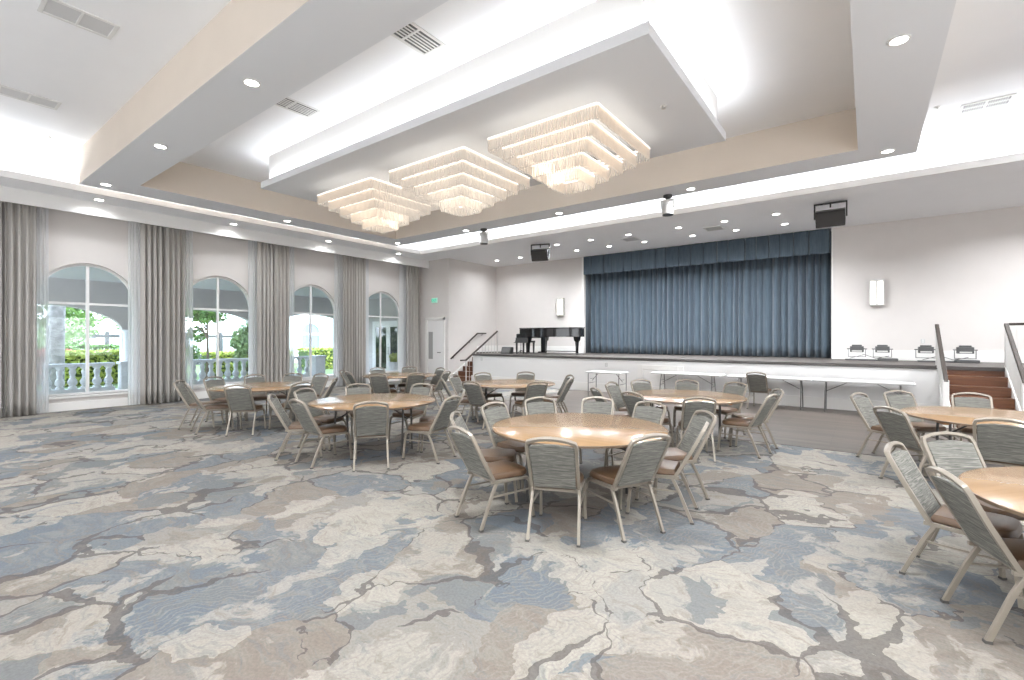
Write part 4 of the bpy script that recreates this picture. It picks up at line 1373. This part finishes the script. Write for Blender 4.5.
tree(-41.0, 6.3, 5.2, 1.6, 2.6, M['leaf'], M['brownbark'], 'tall green tree far behind the first window', 2200, 0.2)
tree(-42.5, 11.8, 4.6, 1.5, 2.3, M['leaf'], M['brownbark'], 'tall green tree beyond the garden fence', 2000, 0.2)
tree(-32.2, 5.1, 2.7, 0.4, 1.35, M['paleleaf'], M['brownbark'], 'round pale flowering bush beside the lamp post', 2200, 0.10, name='bush')
t = thing('palm_tree', 'thick pale palm trunk behind the first arched window', 'tree', (-23.0, 3.58, -0.2), 0, 'trees in the garden')
MB().tube([(0, 0, 0), (0.03, 0.02, 1.2), (0, 0.05, 2.4), (0.05, 0.1, 4.2), (0, 0.1, 6.0)], 0.27, 14, 0.21).build('trunk', M['bark'], t, smooth=60)
q = MB()
for k in range(16):
    a = k * 2 * PI / 16
    d_ = V((math.cos(a), math.sin(a), 0))
    s_ = V((-math.sin(a), math.cos(a), 0))
    prev = V((0, 0.1, 6.0))
    for j in range(1, 9):
        u = j / 8
        cur = V((0, 0.1, 6.0)) + d_ * 2.4 * u + V((0, 0, 0.9 * math.sin(u * 2.4)))
        for s in (-1, 1):
            q.face([prev, cur, cur + s_ * s * 0.35 * (1 - u * 0.6) - V((0, 0, 0.2))])
        prev = cur
q.build('crown', M['leaf'], t, fix=False)
t = thing('lamp_post', 'thin dark garden lamp post behind the first window', 'lamp post', (-25.9, 5.05, -0.2))
MB().lathe([(0.10, 0), (0.10, 0.12), (0.06, 0.2), (0.055, 3.0)], 12).build('pole', M['darksteel'], t, smooth=40)
MB().lathe([(0.10, 3.0), (0.18, 3.3), (0.16, 3.36), (0.02, 3.5)], 12).build('lantern', M['darksteel'], t, smooth=40)
# garden screen fence with white panels
t = thing('garden_fence', 'dark garden screen with white panels beyond the hedges', 'fence', (-37.0, 6.0, -0.2))
MB().box(-0.1, 0, 1.9, 0.1, 10.6, 2.12).box(-0.08, 0, 0, 0.08, 10.6, 0.2).build('rail', M['charcoal'], t)
for i in range(6):
    MB().box(-0.12, i * 2.1 - 0.09, 0, 0.12, i * 2.1 + 0.09, 2.3).build('post', M['charcoal'], t)
for i in range(5):
    MB().box(-0.05, i * 2.1 + 0.15, 0.75 if i > 2 else 0.2, 0.05, i * 2.1 + 1.95, 1.88).build('panel', M['whitestucco'], t)
    if i > 2:
        MB().box(-0.05, i * 2.1 + 0.15, 0.2, 0.05, i * 2.1 + 1.95, 0.74).build('lower_panel', M['charcoal'], t)
# facing white wing with arched windows
t = thing('white_wing', 'white building wing with arched windows across the garden', 'building', (-34.0, 17.0, -0.2))
MB().box(-6, 0, 0, 0, 26, 7.0).build('wall', M['whitestucco'], t)
for i, yc in enumerate((2.5, 5.5, 8.5, 11.5)):
    lp = [(yc - 0.75, 0.7)] + arch_pts(yc, 0.75, 2.3, 0.75, 16) + [(yc + 0.75, 0.7)]
    f_ = MB().bar([(0.03, y, z) for y, z in lp], (1, 0, 0), 0.10, 0.12, closed=True).bar([(0.04, yc - 0.75, 2.2), (0.04, yc + 0.75, 2.2)], (1, 0, 0), 0.14, 0.08).build('window', M['whitestucco'], t)
    MB().rings([[(0.005, y, z) for y, z in lp], [(0.02, y, z) for y, z in lp]]).build('pane', M['skyglass'], f_)
# pot by the glass doors
t = thing('planter_pot', 'tall pale planter with a green plant before the glass doors', 'planter', (-16.38, 13.3, -0.05))
MB().lathe([(0.16, 0), (0.20, 0.03), (0.26, 0.62), (0.29, 0.66), (0.29, 0.72), (0.24, 0.72), (0.22, 0.66)], 20).build('pot', M['stone'], t, smooth=40)
q = MB()
leaves(q, (0, 0, 0.90), (0.26, 0.26, 0.20), 380, 0.07, random.Random(3), 0.1)
q.build('plant', M['limeleaf'], t, fix=False)
